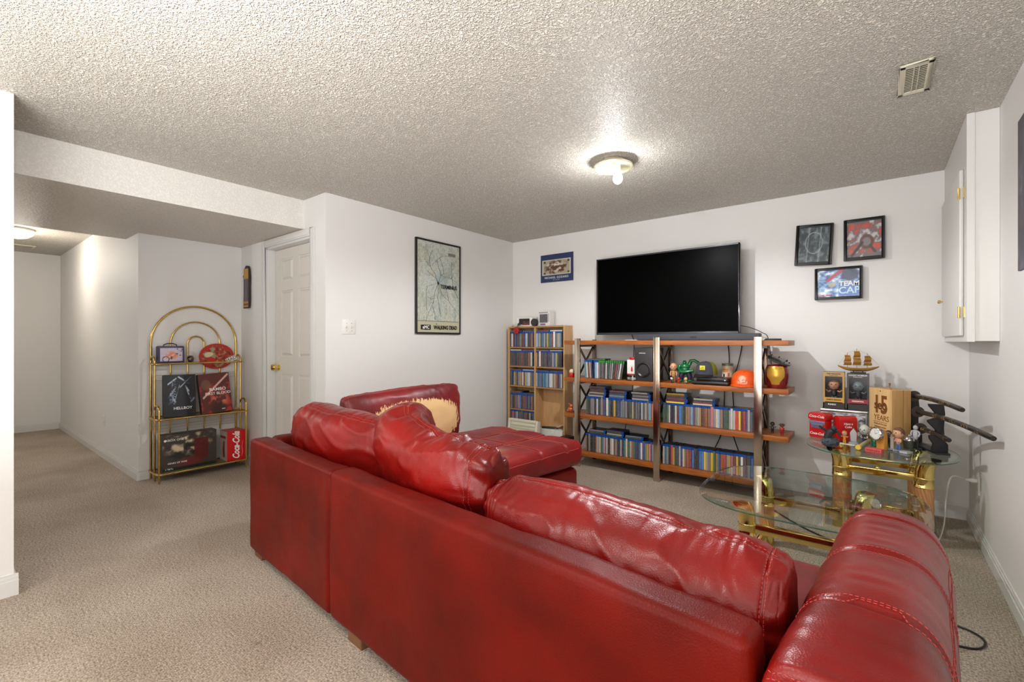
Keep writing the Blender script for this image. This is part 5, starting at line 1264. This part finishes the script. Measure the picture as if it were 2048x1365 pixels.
# glossy green figure, one arm bent over its head
t = thing('green_figure', 'large glossy green statuette with a bent raised arm, dark trousers', 'figurine', (SX(1371, 4.06), 4.06, Z2), .2)
bm = NB()
for s in (-1, 1): tube(bm, [(s*.022, 0, .085), (s*.035, -.01, .045), (s*.034, 0, .01)], [.026, .022, .016], 12)
obj('legs', bm, P_((54, 44, 74)), t, smooth=True)
GR = mat('glossy_green', (24, 118, 66), .2, coat=.4)
bm = NB()
for s in (-1, 1): ball(bm, (s*.038, -.014, .012), (.02, .03, .012))
obj('feet', bm, GR, t, smooth=True)
bm = NB(); ball(bm, (-.004, 0, .110), (.036, .026, .032)); ball(bm, (-.004, 0, .135), (.045, .028, .026)); ball(bm, (-.006, -.006, .168), (.017, .018, .020)); obj('torso', bm, GR, t, smooth=True)
bm = NB(); tube(bm, [(-.045, 0, .138), (-.058, -.012, .108), (-.03, -.035, .088), (.02, -.04, .092), (.055, -.035, .10)], [.018, .017, .014, .012, .012], 12); tube(bm, [(.030, 0, .148), (.045, 0, .185), (.07, -.006, .188), (.098, -.008, .172)], [.017, .015, .013, .012], 12); ball(bm, (.10, -.008, .17), .014); ball(bm, (.06, -.035, .10), .014)
obj('arms', bm, GR, t, smooth=True)
# game console and cap
xc = (SX(1386, 3.9)+SX(1454, 3.9))/2; t = thing('game_console', 'low glossy black game console under the grey and yellow cap', 'console', (xc, 3.885, Z2))
bm = NB(); box(bm, -.14, .14, 0, .21, .004, .030); box(bm, -.135, .135, .004, .206, .030, .058); obj('body', bm, BLACK, t, bevel=.005)
bm = NB(); lathe(bm, [(.012, 0), (.0125, -.002), (.0001, -.002)], (-.108, .003, .043), 20, axis='Y'); obj('disc_emblem', bm, P_((90, 100, 96)), t); bm = NB(); lathe(bm, [(.005, 0), (.005, -.003), (.0001, -.003)], (.118, .003, .043), 14, axis='Y'); obj('power_button', bm, INKW, t)
bm = NB(); box(bm, -.138, .138, -.001, .001, .016, .019); obj('disc_slot', bm, mat('chrome_line', (170, 172, 178), .2, 1), t)
xcap = SX(1411, 3.97); t = thing('baseball_cap', 'grey and yellow baseball cap with yellow badge lying on black console', 'cap', (xcap, 3.985, Z2+.062))
def domesec(a0, a1, mi, m, name, r=(.088, .10, .105), zoff=.018, par=t):
    bm = NB(); G = []
    for i in range(13):
        a = a0+(a1-a0)*i/12; G.append([bm.verts.new((r[0]*math.sin(a)*math.cos(e)**.6, -r[1]*math.cos(a)*math.cos(e)**.6, zoff+r[2]*math.sin(e)**.9)) for e in [PI/2*.985*k/9+.0001 for k in range(10)]])
    for A, B in zip(G, G[1:]):
        for k in range(9): bm.faces.new((A[k], B[k], B[k+1], A[k+1]))
    bmesh.ops.solidify(bm, geom=bm.faces[:], thickness=.002); bmesh.ops.recalc_face_normals(bm, faces=bm.faces); return obj(name, bm, m, par, smooth=2)
GC = mat('grey_twill', (98, 102, 116), .8, bump=.3, bscale=600); YC = mat('yellow_mesh', (186, 188, 60), .7, bump=.4, bscale=500)
domesec(-.95, .95, 0, GC, 'front_panel'); domesec(.95, 2*PI-.95, 0, YC, 'rear_mesh')
bm = NB(); ball(bm, (0, 0, .123), (.006, .006, .004)); obj('top_button', bm, P_((70, 50, 60)), t, smooth=True)
bm = NB(); G = []
for i in range(17):
    a = -1.0+2.0*i/16; G.append([bm.verts.new((math.sin(a)*(.086+.0*f)*(1+.05*f), -.095*math.cos(a)-.065*f*math.cos(a*.9), .018+.004-.020*f*abs(math.sin(a))**1.3-.012*f)) for f in (0, .33, .66, 1)])
for A, B in zip(G, G[1:]):
    for k in range(3): bm.faces.new((A[k], B[k], B[k+1], A[k+1]))
bmesh.ops.solidify(bm, geom=bm.faces[:], thickness=.0025); obj('brim', bm, P_((64, 48, 50), .8), t, smooth=2)
bm = NB(); rbox(bm, (0, -.1015, .075), (.021, .003, .018), .0025, (4, 3, 4)); b1_ = obj('badge', bm, P_((226, 220, 50)), t)
bm = NB(); tube(bm, [(-.012, -.1052, .070), (-.006, -.1056, .076), (.002, -.1056, .075), (.008, -.1056, .080), (.013, -.1054, .077)], [.001, .0035, .003, .0025, .001], 8, flat=.4); tube(bm, [(-.013, -.105, .064), (.013, -.105, .064)], .0016, 5, flat=.4); tube(bm, [(.006, -.1055, .079), (.004, -.1055, .086)], .001, 5); tube(bm, [(.002, -.1055, .073), (.012, -.1055, .068)], .0011, 5); tube(bm, [(-.008, -.1055, .073), (-.013, -.105, .068)], .0011, 5); obj('leaping_deer_mark', bm, P_((26, 60, 34)), b1_)
text('lettering', 'JOHN DEERE', .011, (0, -.0995, .047), RY, P_((56, 58, 66)), t)
# can-shaped mug
xk = SX(1455, 4.145); t = thing('can_mug', 'beige can-shaped mug with orange and black print behind the cap', 'mug', (xk, 4.145, Z2))
bm = NB(); lathe(bm, [(.040, 0), (.043, .004), (.043, .150), (.040, .158), (.041, .165), (.037, .165), (.036, .01)], (0, 0, 0), 32); obj('body', bm, P_((206, 188, 158)), t, smooth=True)
bm = NB(); lathe(bm, [(.0435, .148), (.0435, .163), (.0425, .167)], (0, 0, 0), 32); obj('rim', bm, P_((112, 104, 80)), t, smooth=True)
def curved(name, r, a0, a1, z0, z1, m, par, k=8):
    bm = NB(); G = [[bm.verts.new((r*math.sin(a0+(a1-a0)*i/k), -r*math.cos(a0+(a1-a0)*i/k), z)) for z in (z0, z1)] for i in range(k+1)]
    for A, B in zip(G, G[1:]): bm.faces.new((A[0], B[0], B[1], A[1]))
    return obj(name, bm, m, par)
curved('orange_print', .0438, -.7, .35, .095, .122, P_((206, 128, 60)), t); curved('white_print', .0438, -.8, -.1, .01, .075, INKW, t); curved('black_print', .0442, -.6, -.25, .035, .08, INKB, t); curved('red_print', .0438, .25, .6, .06, .09, P_((186, 96, 70)), t)
# orange hard hat
xh = SX(1490, 3.985); t = thing('hard_hat', 'bright orange hard hat with pale printed patch, partly behind right post', 'hard hat', (xh, 4.0, Z2))
HO = mat('hi_vis_orange', (240, 92, 30), .35, coat=.2)
bm = NB(); lathe(bm, [(.104, .012), (.103, .03), (.100, .055), (.090, .085), (.068, .112), (.036, .126), (.0001, .130)], (0, 0, 0), 40, sy=1.12); obj('shell', bm, HO, t, smooth=True)
bm = NB(); prism(bm, [(-.007, .0), (.007, 0), (.007, .004), (-.007, .004)], -.08, .08); 
for v in bm.verts: v.co.z += .128-(v.co.y/.12)**2*.03
obj('ridge', bm, HO, t)
bm = NB(); G = []
for i in range(41):
    a = 2*PI*i/40; ex = 1+.16*max(0, math.cos(a))+.02; G.append([bm.verts.new((math.sin(a)*.103*(1+.02), -math.cos(a)*.116, .014)), bm.verts.new((math.sin(a)*.112, -math.cos(a)*.120*ex, .008-.006*max(0, math.cos(a)))), bm.verts.new((math.sin(a)*.112, -math.cos(a)*.120*ex, .004-.003*max(0, math.cos(a)))), bm.verts.new((math.sin(a)*.103, -math.cos(a)*.112, .009))])
for A, B in zip(G, G[1:]):
    for k in range(4): bm.faces.new((A[k], A[(k+1) % 4], B[(k+1) % 4], B[k]))
obj('brim', bm, HO, t, smooth=2)
def fhh(X, Y):
    n = fbm(X, Y, 61, 10, 3); C = np.ones(X.shape+(3,))*np.array((240, 100, 40.)); m_ = rect(X, Y, .05, .95, .05, .35)+ell(X, Y, .5, .55, .38, .38, 6); C = lay(C, m_*.75, (244, 200, 176)); C = lay(C, rect(X, Y, .1, .9, .1, .5)*(n > .52)*.8, (214, 80, 40)); return C
a = art('label_patch', .075, .07, 40, 36, fhh, t, (0, 0, 0))
for v in a.data.vertices:
    th2 = v.co.x/.10; zz = .022+v.co.z; r_ = np.interp(zz, [.012, .03, .055, .085, .112], [.104, .103, .100, .090, .068])+.0012; v.co = Vector((r_*math.sin(th2), -r_*1.12*math.cos(th2), zz))
# red and gold jar with a tilted metal disc resting on its rim
xj = SX(1554, 3.99); t = thing('ceramic_jar', 'red ceramic jar with gold front panel on right end of second board', 'jar', (xj, 3.99, Z2))
RJ = mat('deep_red_glaze', (124, 20, 30), .2, coat=.5); GJ = mat('gold_glaze', (206, 162, 60), .25, .5)
bm = NB(); lathe(bm, [(.060, 0), (.066, .004), (.074, .04), (.080, .09), (.078, .14), (.068, .168), (.060, .175), (.054, .172), (.06, .14)], (0, 0, 0), 40); obj('body', bm, RJ, t, smooth=True)
def patch(name, poly, m, par, off=.0015, n=14):
    """gold panel bent round the jar"""
    zs = [p[1] for p in poly]; z0, z1 = min(zs), max(zs); bm = NB(); G = []
    for i in range(n+1):
        z = z0+(z1-z0)*i/n; hw = np.interp(z, [p[1] for p in poly], [p[0] for p in poly]); r_ = np.interp(z, [0, .004, .04, .09, .14, .168, .175], [.060, .066, .074, .080, .078, .068, .060])+off
        G.append([bm.verts.new((r_*math.sin(a), -r_*math.cos(a), z)) for a in [(-1+2*k/10)*hw/.08 for k in range(11)]])
    for A, B in zip(G, G[1:]):
        for k in range(10): bm.faces.new((A[k], A[k+1], B[k+1], B[k]))
    return obj(name, bm, m, par, smooth=2)
patch('gold_panel', [(.028, .028), (.034, .05), (.062, .085), (.066, .12), (.060, .165)], GJ, t)
t = thing('metal_disc', 'grey metal disc with small studs tilted over the jar mouth', 'disc', (xj+.008, 3.99, Z2+.198)); t.rotation_euler = (.1, .42, 0)
bm = NB(); lathe(bm, [(.0001, 0), (.078, 0), (.084, .004), (.086, .014), (.080, .018), (.0001, .020)], (0, 0, 0), 36); obj('plate', bm, mat('gunmetal', (112, 118, 118), .3, .85), t, smooth=True)
for k in range(7):
    bm = NB(); a = k*.9; lathe(bm, [(.005, .016), (.004, .028), (.0001, .029)], (.07*math.cos(a), .07*math.sin(a), 0), 8); obj('stud', bm, BLACKM, t)
# little things on the ends
x = SX(1143, 3.93); t = thing('snow_globe', 'small red and white round ornament on left end of second board', 'ornament', (x+.004, 3.93, Z2))
bm = NB(); lathe(bm, [(.028, 0), (.030, .004), (.027, .036), (.02, .04)], (0, 0, 0), 20); obj('red_base', bm, REDC, t, smooth=True); bm = NB(); ball(bm, (0, 0, .055), (.026, .026, .024)); obj('globe', bm, P_((226, 206, 180)), t, smooth=True)
x = SX(1141, 3.93); t = thing('copper_ornament', 'small coppery orange animal ornament on left end of third board', 'ornament', (x, 3.93, Z3))
CU = mat('copper_orange', (196, 104, 60), .3, .3)
bm = NB(); ball(bm, (0, 0, .028), (.028, .02, .026)); ball(bm, (.012, -.008, .062), (.018, .016, .018)); ball(bm, (-.024, 0, .014), (.012, .02, .012)); tube(bm, [(.0, 0, .07), (-.018, 0, .084), (-.028, 0, .07)], [.008, .006, .003], 8); obj('body', bm, CU, t, smooth=True)
figurine('toy_figure', 'small black and white figure on the right end of third board', 'figurine', (SX(1545, 3.98), 3.98, Z3), .085, skin=(70, 62, 56), hair=(26, 24, 24), top=(60, 58, 60), legs=(30, 28, 30), hr=.19, arms='wide', belly=1.3)
figurine('toy_figure', 'small red figure with a wide dark hat, end of third board', 'figurine', (SX(1564, 3.91), 3.91, Z3), .092, skin=(150, 60, 50), hair=None, top=(176, 26, 30), legs=(150, 26, 34), hr=.17, arms='hold', hat=(70, 54, 54), belly=1.5)
x = SX(1545, 4.12); t = thing('small_router', 'small flat dark box behind the soundbar end on top board', 'box', (-.63, 4.05, LV[0]+.0005))
bm = NB(); box(bm, -.05, .05, -.04, .04, 0, .014); obj('body', bm, BLACKM, t, bevel=.002)
x = SX(1258, 4.08); bm = NB(); box(bm, -.13, .02, -.05, .05, 0, .006); tag(obj('white_tray', bm, WHITEP, bevel=.001, loc=(-1.72, 4.09, LV[0]+.0005)), 'flat white box edge on the top board left of soundbar', 'box')

# ================================================================ ROUND THE BOOKCASE
t = thing('collector_box', 'white window carton with dark car scene on top of bookcase', 'box', (-3.12, 4.16, BZ+.0005))
bm = NB(); box(bm, -.105, .105, 0, .10, 0, .095); obj('carton', bm, PAPER, t, bevel=.002)
def fcar(X, Y):
    C = np.ones(X.shape+(3,))*np.array((30, 28, 34.)); n = fbm(X, Y, 15, 9, 4); C = lay(C, np.clip((n-.5)*6, 0, 1)*rect(X, Y, 0, 1, 0, .6), (150, 92, 62)); return lay(C, rect(X, Y, 0, 1, 0, .16), (160, 50, 60))
art('print', .15, .075, 50, 26, fcar, t, (.0, -.0012, .012)); bm = NB(); box(bm, -.1, -.03, -.002, -.0005, .004, .022); obj('label_tab', bm, P_((190, 180, 196)), t)
t = thing('collector_box', 'taller grey and white window carton beside a round black tin', 'box', (-2.86, 4.17, BZ+.0005))
bm = NB(); box(bm, -.075, .075, 0, .10, 0, .158); obj('carton', bm, P_((216, 214, 210)), t, bevel=.002)
bm = NB(); box(bm, -.055, .05, -.0012, .0, .035, .128); obj('window_print', bm, mat('grey_speckle', (92, 88, 92), .4, var=.4, vscale=60), t); bm = NB(); box(bm, -.045, .02, -.0022, -.001, .008, .026); obj('label_tab', bm, P_((120, 90, 120)), t)
bm = NB()
for k in range(7): box(bm, -.062+k*.017, -.051+k*.017, -.0012, 0, .140, .149)
for k in range(5): box(bm, .058, .066, -.0012, 0, .05+k*.018, .060+k*.018)
obj('printed_marks', bm, INKB, t)
t = thing('round_tin', 'round black tin standing on edge on top of bookcase', 'tin', (-2.975, 4.15, BZ+.0005)); bm = NB(); lathe(bm, [(.040, 0), (.042, .004), (.042, .03), (.036, .034), (.0001, .034)], (0, -.01, .042), 28, axis='Y'); obj('tin', bm, mat('black_speckle', (44, 42, 44), .4, var=.5, vscale=80), t, smooth=True)
t = thing('red_flower_toy', 'red plush flower hanging over the bookcase top left edge', 'ornament', (-3.20, BF-.022, BZ-.045))
bm = NB()
for k in range(6): a = k*PI/3; ball(bm, (.024*math.cos(a), 0, .024*math.sin(a)), (.018, .012, .018), seg=10, rings=7)
ball(bm, (0, -.008, 0), .012, seg=10, rings=7); obj('petals', bm, P_((170, 34, 30), .8), t, smooth=True)
bm = NB(); tube(bm, [(0, .002, .02), (.01, .01, .05), (.02, .022, .062)], .004, 6); 
for k in range(3): ball(bm, (.02+.014*(k-1), .024, .068+.008*(k == 1)), (.008, .004, .014), seg=8, rings=6)
obj('leaves', bm, P_((54, 60, 40), .8), t, smooth=True)
bm = NB(); box(bm, -2.925, -2.61, 4.145, 4.29, .066, .245); o = obj('storage_box', bm, mat('mottled_white_card', (214, 214, 206), .6, var=.12, vscale=18), bevel=.004); tag(o, 'white mottled box in the lower right cell of bookcase', 'box')
t = thing('remote_control', 'dark grey remote lying on the white mottled box', 'remote', (-2.80, 4.20, .246), .3); bm = NB(); box(bm, -.09, .09, -.022, .022, 0, .018); bd_ = obj('body', bm, BLACKM, t, bevel=.006)
for i in range(4):
    for j in range(2):
        bm = NB(); lathe(bm, [(.004, .018), (.0035, .0205), (.0001, .021)], (-.06+i*.025, -.009+j*.018, 0), 10); obj('button', bm, GREYP, t)
bm = NB(); vs = box(bm, -.05, .05, -.03, .03, 0, .001)
for v in vs: v.co.z += .02*(v.co.x > 0)
tag(obj('paper_slip', bm, mat('kraft_paper', (200, 180, 150), .8), loc=(-2.70, 4.24, .266), rot=(.15, -.2, .4)), 'crumpled beige paper slip behind the remote', 'paper')
# cream heater leaning against the bookcase
t = thing('panel_heater', 'cream panel heater standing in front of the bookcase', 'heater', (-3.03, 3.97, 0)); t.rotation_euler = (-.16, 0, 0)
bm = NB(); box(bm, -.20, .20, 0, .05, .002, .345); obj('case', bm, CREAM, t, bevel=.008)
bm = NB()
for a in ((-.20, -.17, .0, .345), (.17, .20, .0, .345), (-.17, .17, .315, .345)): box(bm, a[0], a[1], -.012, 0, a[2]+.005, a[3])
obj('front_rim', bm, CREAM, t, bevel=.004)
for k in range(9):
    bm = NB(); box(bm, -.168, .168, -.005, .0, .03+k*.03, .045+k*.03); obj('louvre', bm, mat('cream_louvre', (186, 182, 158), .5), t)
t = thing('small_speaker', 'small black speaker on the carpet between bookcase and media shelf', 'speaker', (-2.49, 4.05, 0)); bm = NB(); box(bm, -.05, .05, -.06, .06, 0, .225); obj('cabinet', bm, BLACK, t, bevel=.005); bm = NB(); lathe(bm, [(.035, -.061), (.033, -.066), (.0001, -.063)], (0, 0, .1), 20, axis='Y'); obj('driver', bm, GREYP, t, smooth=True)

# ================================================================ BRASS ETAGERE IN THE ALCOVE
EB, EM, EF = -4.952, -4.842, -4.712; EY0, EY1 = 1.19, 1.868; EC = (EY0+EY1)/2
et2 = thing('brass_etagere', 'brass shelf stand with arched top and three shelves in the alcove', 'shelf', (0, 0, 0))
def rod(name, pts, r=.008, closed=False, par=et2): bm = NB(); tube(bm, pts, r, 12, closed); return obj(name, bm, BRASS, par, smooth=True)
R0 = (EY1-EY0)/2
rod('outer_arch', [(EB, EY0, 0.002), (EB, EY0, 1.177)]+[(EB, EC-R0*math.cos(a), 1.177+R0*math.sin(a)) for a in [PI*k/36 for k in range(1, 36)]]+[(EB, EY1, 1.177), (EB, EY1, .002)], .009)
for R_, zb in ((.197, .86), (.066, .86)):
    rod('inner_arch', [(EB, EC-R_, zb), (EB, EC-R_, 1.177)]+[(EB, EC-R_*math.cos(a), 1.177+R_*math.sin(a)) for a in [PI*k/24 for k in range(1, 24)]]+[(EB, EC+R_, 1.177), (EB, EC+R_, zb)], .007)
for y in (EY0, EY1):
    rod('side_post', [(EM, y, .002), (EM, y, 1.02)]+[(EM-(EM-EB)/2*(1-math.cos(a)), y, 1.02+.045*math.sin(a)) for a in [PI*k/10 for k in range(1, 10)]]+[(EB+.004, y, 1.02)])
    rod('front_post', [(EF, y, .0), (EF, y, .60)]+[(EF-(EF-EM)/2*(1-math.cos(a)), y, .60+.05*math.sin(a)) for a in [PI*k/10 for k in range(1, 10)]]+[(EM+.004, y, .60)])
WSH = mat('brown_shelf_board', (128, 100, 62), .45, var=.15, vscale=10)
for z_, xf_, glassy in ((1.0, EM+.02, True), (.535, EF+.012, False), (.075, EF+.012, False)):
    c_ = .035; y0, y1 = EY0+.004, EY1-.004; pts = []
    loop = [(EB+.006, y0-.02, z_), (xf_-c_, y0-.02, z_)]+[(xf_-c_+c_*math.sin(a), y0-.02+c_-c_*math.cos(a), z_) for a in [PI/2*k/6 for k in range(1, 7)]]+[(xf_-c_+c_*math.cos(a), y1+.02-c_+c_*math.sin(a), z_) for a in [PI/2*k/6 for k in range(0, 7)]]+[(EB+.006, y1+.02, z_)]
    rod('shelf_rim', loop, .0075, True)
    bm = NB(); box(bm, EB+.026, xf_-.012, y0+.004, y1-.004, z_-.004, z_+.002); obj('shelf_panel', bm, CLEAR if glassy else WSH, et2)
for y in (EC-.20, EC-.066, EC+.066, EC+.20):
    rod('spindle', [(EB, y, .36), (EB, y, .535)], .0055)
for z_ in (.40, .425, .45):  # thin pale horizontal lines at the back of the stand
    rod('cross_line', [(EB, EY0, z_), (EB, EY1, z_)], .0022).data.materials[0] = mat('pale_line', (206, 198, 180), .4)
for z_ in (.86, .88, .90):
    rod('cross_line', [(EB, EY0, z_), (EB, EY1, z_)], .0022).data.materials[0] = mat('pale_line', (206, 198, 180), .4)
# lunch box
XS = EM-.02; y0, y1 = yx(316, XS), yx(369, XS)
RXp = (0, 0, PI/2)
t = thing('lunch_box', 'small metal lunch box with orange flame picture on brass top shelf', 'lunch box', (XS, (y0+y1)/2, 1.008), PI/2); wl = (y1-y0)
bm = NB(); box(bm, -wl/2, wl/2, 0, .07, 0, .148); obj('body', bm, P_((66, 60, 92), .35), t, bevel=.012, segs=3)
def flb(X, Y):
    C = np.ones(X.shape+(3,))*np.array((196, 186, 204.)); n = fbm(X, Y, 27, 8, 4); C = lay(C, ell(X, Y, .5, .45, .33, .35, 3)*np.clip((n-.35)*5, 0, 1), (226, 130, 84)); C = lay(C, np.clip((.42-n)*8, 0, 1)*rect(X, Y, .62, 1, .3, 1), (60, 56, 66)); C = lay(C, (abs(np.hypot((X-.25)*1.4, Y-.15)-.2) < .03).astype(float), (70, 64, 80)); return lay(C, ell(X, Y, .5, .25, .06, .14, 3), (110, 60, 50))
art('print', wl-.03, .115, 60, 40, flb, t, (0, -.0008, .015)); bm = NB(); tube(bm, [(-.05, .035, .146), (-.045, .035, .160), (-.02, .035, .170), (.02, .035, .170), (.045, .035, .160), (.05, .035, .146)], .0045, 8); obj('handle', bm, P_((60, 48, 60)), t, smooth=True)
y_ = yx(383, XS); t = thing('crystal_ornament', 'clear glass ornament in crinkled wrap beside the lunch box', 'ornament', (XS-.02, y_, 1.003)); bm = NB(); vs = ball(bm, (0, 0, .055), (.035, .042, .055), seg=18, rings=12)
for v in vs: v.co += Vector((noise.noise(v.co*60), noise.noise(v.co*60+Vector((9, 0, 0))), 0))*.014
obj('wrap', bm, CLEAR, t)
bm = NB(); vs = ball(bm, (0, 0, .034), (.020, .026, .032), seg=12, rings=8)
for v in vs: v.co += Vector((noise.noise(v.co*80), noise.noise(v.co*80+Vector((3, 0, 0))), 0))*.01
obj('pewter_piece', bm, mat('aged_pewter', (104, 92, 78), .35, .8), t)
# round red tin sign
XG = EB+.02; y0, y1 = yx(398, XG), yx(467, XG); yc = (y0+y1)/2; r_ = (y1-y0)/2
t = thing('round_tin_sign', 'round red lithographed tin sign leaning at the back of brass shelf', 'sign', (XG, yc, 1.055), PI/2)
bm = NB(); lathe(bm, [(.0001, -.002), (r_, -.002), (r_+.004, 0), (r_, .003), (.0001, .003)], (0, 0, 0), 40, axis='Y', sy=.80); obj('plate', bm, P_((176, 44, 30), .3), t, smooth=True)
def fsg(X, Y):
    n = fbm(X, Y, 37, 9, 5); C = np.ones(X.shape+(3,))*np.array((170, 52, 36.)); C = lay(C, np.clip((n-.52)*8, 0, 1), (150, 150, 110)); C = lay(C, np.clip((.44-n)*8, 0, 1), (96, 40, 30)); C = lay(C, ell(X, Y, .25, .6, .14, .16, 4), (206, 196, 160)); C = lay(C, ell(X, Y, .3, .32, .14, .16, 4), (196, 40, 30)); return lay(C, ((np.hypot((X-.5)*2, (Y-.5)*2) > .9)).astype(float), (176, 44, 30))
a = art('print', 2*r_, 1.6*r_, 70, 60, fsg, t, (0, -.0032, -.8*r_))
for v in a.data.vertices:
    q = math.hypot(v.co.x/r_, (v.co.z-.8*r_)/(.8*r_)); m_ = max(abs(v.co.x)/r_, abs(v.co.z-.8*r_)/(.8*r_))
    if q > 1e-6: v.co.x *= m_/q*.99; v.co.z = .8*r_+(v.co.z-.8*r_)*m_/q*.99
bm = NB(); vs = box(bm, -.05, .05, -.006, -.004, -.022, .022); xf(bm, vs, Matrix.Translation((.125, 0, -.03)) @ Matrix.Rotation(-.45, 4, 'Y')); obj('banner', bm, INKW, t)
text('lettering', 'MAD', .045, (.125, -.0066, -.03), (PI/2, .45-.9, 0), INKB, t)
# two big art boxes leaning back on the middle shelf
def slipcase(label, pxa, pxb, fn, words, tilt, roll, X_, sidec, h_=.365, rz=0):
    y0, y1 = yx(pxa, X_), yx(pxb, X_); w_ = (y1-y0)
    t = thing('art_box', label, 'box', (X_, (y0+y1)/2, .541)); t.rotation_euler = (-tilt, roll, PI/2+rz)
    bm = NB(); box(bm, -w_/2, w_/2, 0, .05, 0, h_); obj('case', bm, P_(sidec), t, bevel=.002)
    art('cover_print', w_-.004, h_-.004, 90, 100, fn, t, (0, -.001, .002))
    for s_, sz, zz, xx, mm in words: text('lettering', s_, sz, (xx, -.0018, zz), RY, mm, t, offset=sz*.01)
    return t
def fhb(X, Y):
    C = np.ones(X.shape+(3,))*np.array((24, 26, 32.)); n = fbm(X, Y, 41, 8, 5)
    for x0, y0, x1, y1, w_ in ((.12, .78, .38, .92, .02), (.45, .95, .8, .78, .02), (.5, .7, .85, .95, .012), (.68, .72, .78, .6, .02), (.70, .68, .86, .35, .02), (.86, .35, .95, .42, .025), (.15, .45, .35, .7, .025), (.35, .35, .2, .55, .02), (.30, .3, .48, .75, .008)): C = lay(C, seg(X, Y, x0, y0, x1, y1, w_*1.4, .8)*np.clip((n-.3)*4, 0, 1), (176, 190, 204))
    for k in range(6): C = lay(C, (abs(np.hypot((X-.34)*1.2, (Y-.42-.06*k))-.12) < .012)*(X < .36)*np.clip((n-.35)*4, 0, 1), (120, 138, 156))
    return lay(C, ell(X, Y, .2, .38, .14, .12, 2)*np.clip((n-.4)*5, 0, 1), (150, 166, 184))
def frb(X, Y):
    C = np.ones(X.shape+(3,))*np.array((92, 36, 32.)); n = fbm(X, Y, 47, 7, 5); C = lay(C, np.clip((n-.5)*6, 0, 1)*rect(X, Y, 0, 1, 0, .75), (170, 44, 36)); C = lay(C, ell(X, Y, .6, .3, .35, .25, 2)*np.clip((n-.42)*6, 0, 1), (206, 120, 84))
    C = lay(C, ell(X, Y, .22, .72, .18, .15, 4)*.8, (120, 84, 66)); C = lay(C, ell(X, Y, .55, .12, .3, .2, 2)*.8, (50, 26, 22)); return lay(C, seg(X, Y, .1, .4, .95, .95, .035), (214, 176, 160))
slipcase('large black art box with pale blue lines, left on middle shelf', 328, 392, fhb, [('HELLBOY', .033, .072, .02, INKW)], .10, .02, EF-.055, (30, 30, 36))
slipcase('large dark red art box with diagonal streak, right on middle shelf', 404, 466, frb, [('RAMBO', .040, .215, .02, INKW), ('FIRST BLOOD', .034, .178, .02, INKW), ('2008', .014, .03, .05, INKW)], .16, -.05, EF-.05, (36, 22, 22))
# console carton
X_ = EF-.03; y0, y1 = yx(324, X_), yx(433, X_); w_ = y1-y0; t = thing('console_carton', 'long printed game console carton on the lowest brass shelf', 'box', (X_, (y0+y1)/2, .079), PI/2)
bm = NB(); box(bm, -w_/2, w_/2, 0, .12, 0, .315); obj('carton', bm, P_((58, 52, 50)), t, bevel=.002)
def fgb(X, Y):
    C = np.ones(X.shape+(3,))*np.array((60, 52, 46.)); n = fbm(X, Y, 53, 8, 5); C = lay(C, np.clip((n-.5)*5, 0, 1)*ell(X, Y, .45, .75, .6, .45, 2), (196, 178, 146)); C = lay(C, np.clip((.5-n)*7, 0, 1)*ell(X, Y, .35, .5, .35, .28, 3), (34, 28, 26)); C = lay(C, rect(X, Y, .57, .84, .22, .82)*.92, (92, 20, 20)); C = lay(C, ell(X, Y, .5, .2, .3, .16, 2)*.7, (120, 30, 28)); return lay(C, rect(X, Y, 0, 1, 0, .10), (22, 24, 22))
art('print', w_-.002, .313, 110, 70, fgb, t, (0, -.001, .001)); text('lettering', 'XBOX ONE S', .026, (-w_/2+.10, -.002, .268), RY, INKW, t); text('lettering', 'GEARS OF WAR', .02, (-w_/2+.11, -.002, .07), RY, INKW, t); text('lettering', '2 TB/To', .017, (-w_/2+.05, -.002, .022), RY, INKW, t)
bm = NB(); ball(bm, (-w_/2+.022, -.001, .268), (.010, .001, .010)); obj('round_mark', bm, INKW, t); bm = NB(); box(bm, -w_/2, w_/2, -.0012, 0, -.0, .003); obj('green_edge', bm, P_((70, 130, 50)), t)
# red soda carton
X_ = EF-.025; y0, y1 = yx(454, X_), yx(491, X_); t = thing('soda_carton', 'red and white soft drink carton with white script, lowest brass shelf', 'box', (X_, (y0+y1)/2, .079), PI/2+.0); w_ = y1-y0
bm = NB(); box(bm, -w_/2, w_/2, 0, .17, 0, .275)
for f in bm.faces: f.material_index = 1 if f.calc_center_median().x < -w_/2+.002 else 0
obj('carton', bm, [mat('carton_red', (206, 18, 28), .35), P_((206, 190, 178))], t)
text('lettering', 'Coca-Cola', .082, (.0, -.0012, .137), (PI/2, -PI/2, 0), INKW, t, shear=.4, offset=.0025, sx=.72)
bm = NB(); tube(bm, [(.045, -.0012, .03), (.055, -.0012, .07), (.048, -.0012, .12), (.058, -.0012, .18)], [.001, .003, .003, .001], 6, flat=.3); obj('swoosh', bm, INKW, t)
bm = NB(); box(bm, -w_/2-.0012, -w_/2, .03, .15, .205, .228); prism(bm, [(.05, .03), (.09, .03), (.10, .10), (.085, .17), (.065, .19), (.055, .17)], -w_/2-.0012, -w_/2-.0002, 0, 'YZ'); obj('red_print', bm, P_((150, 26, 34)), t)
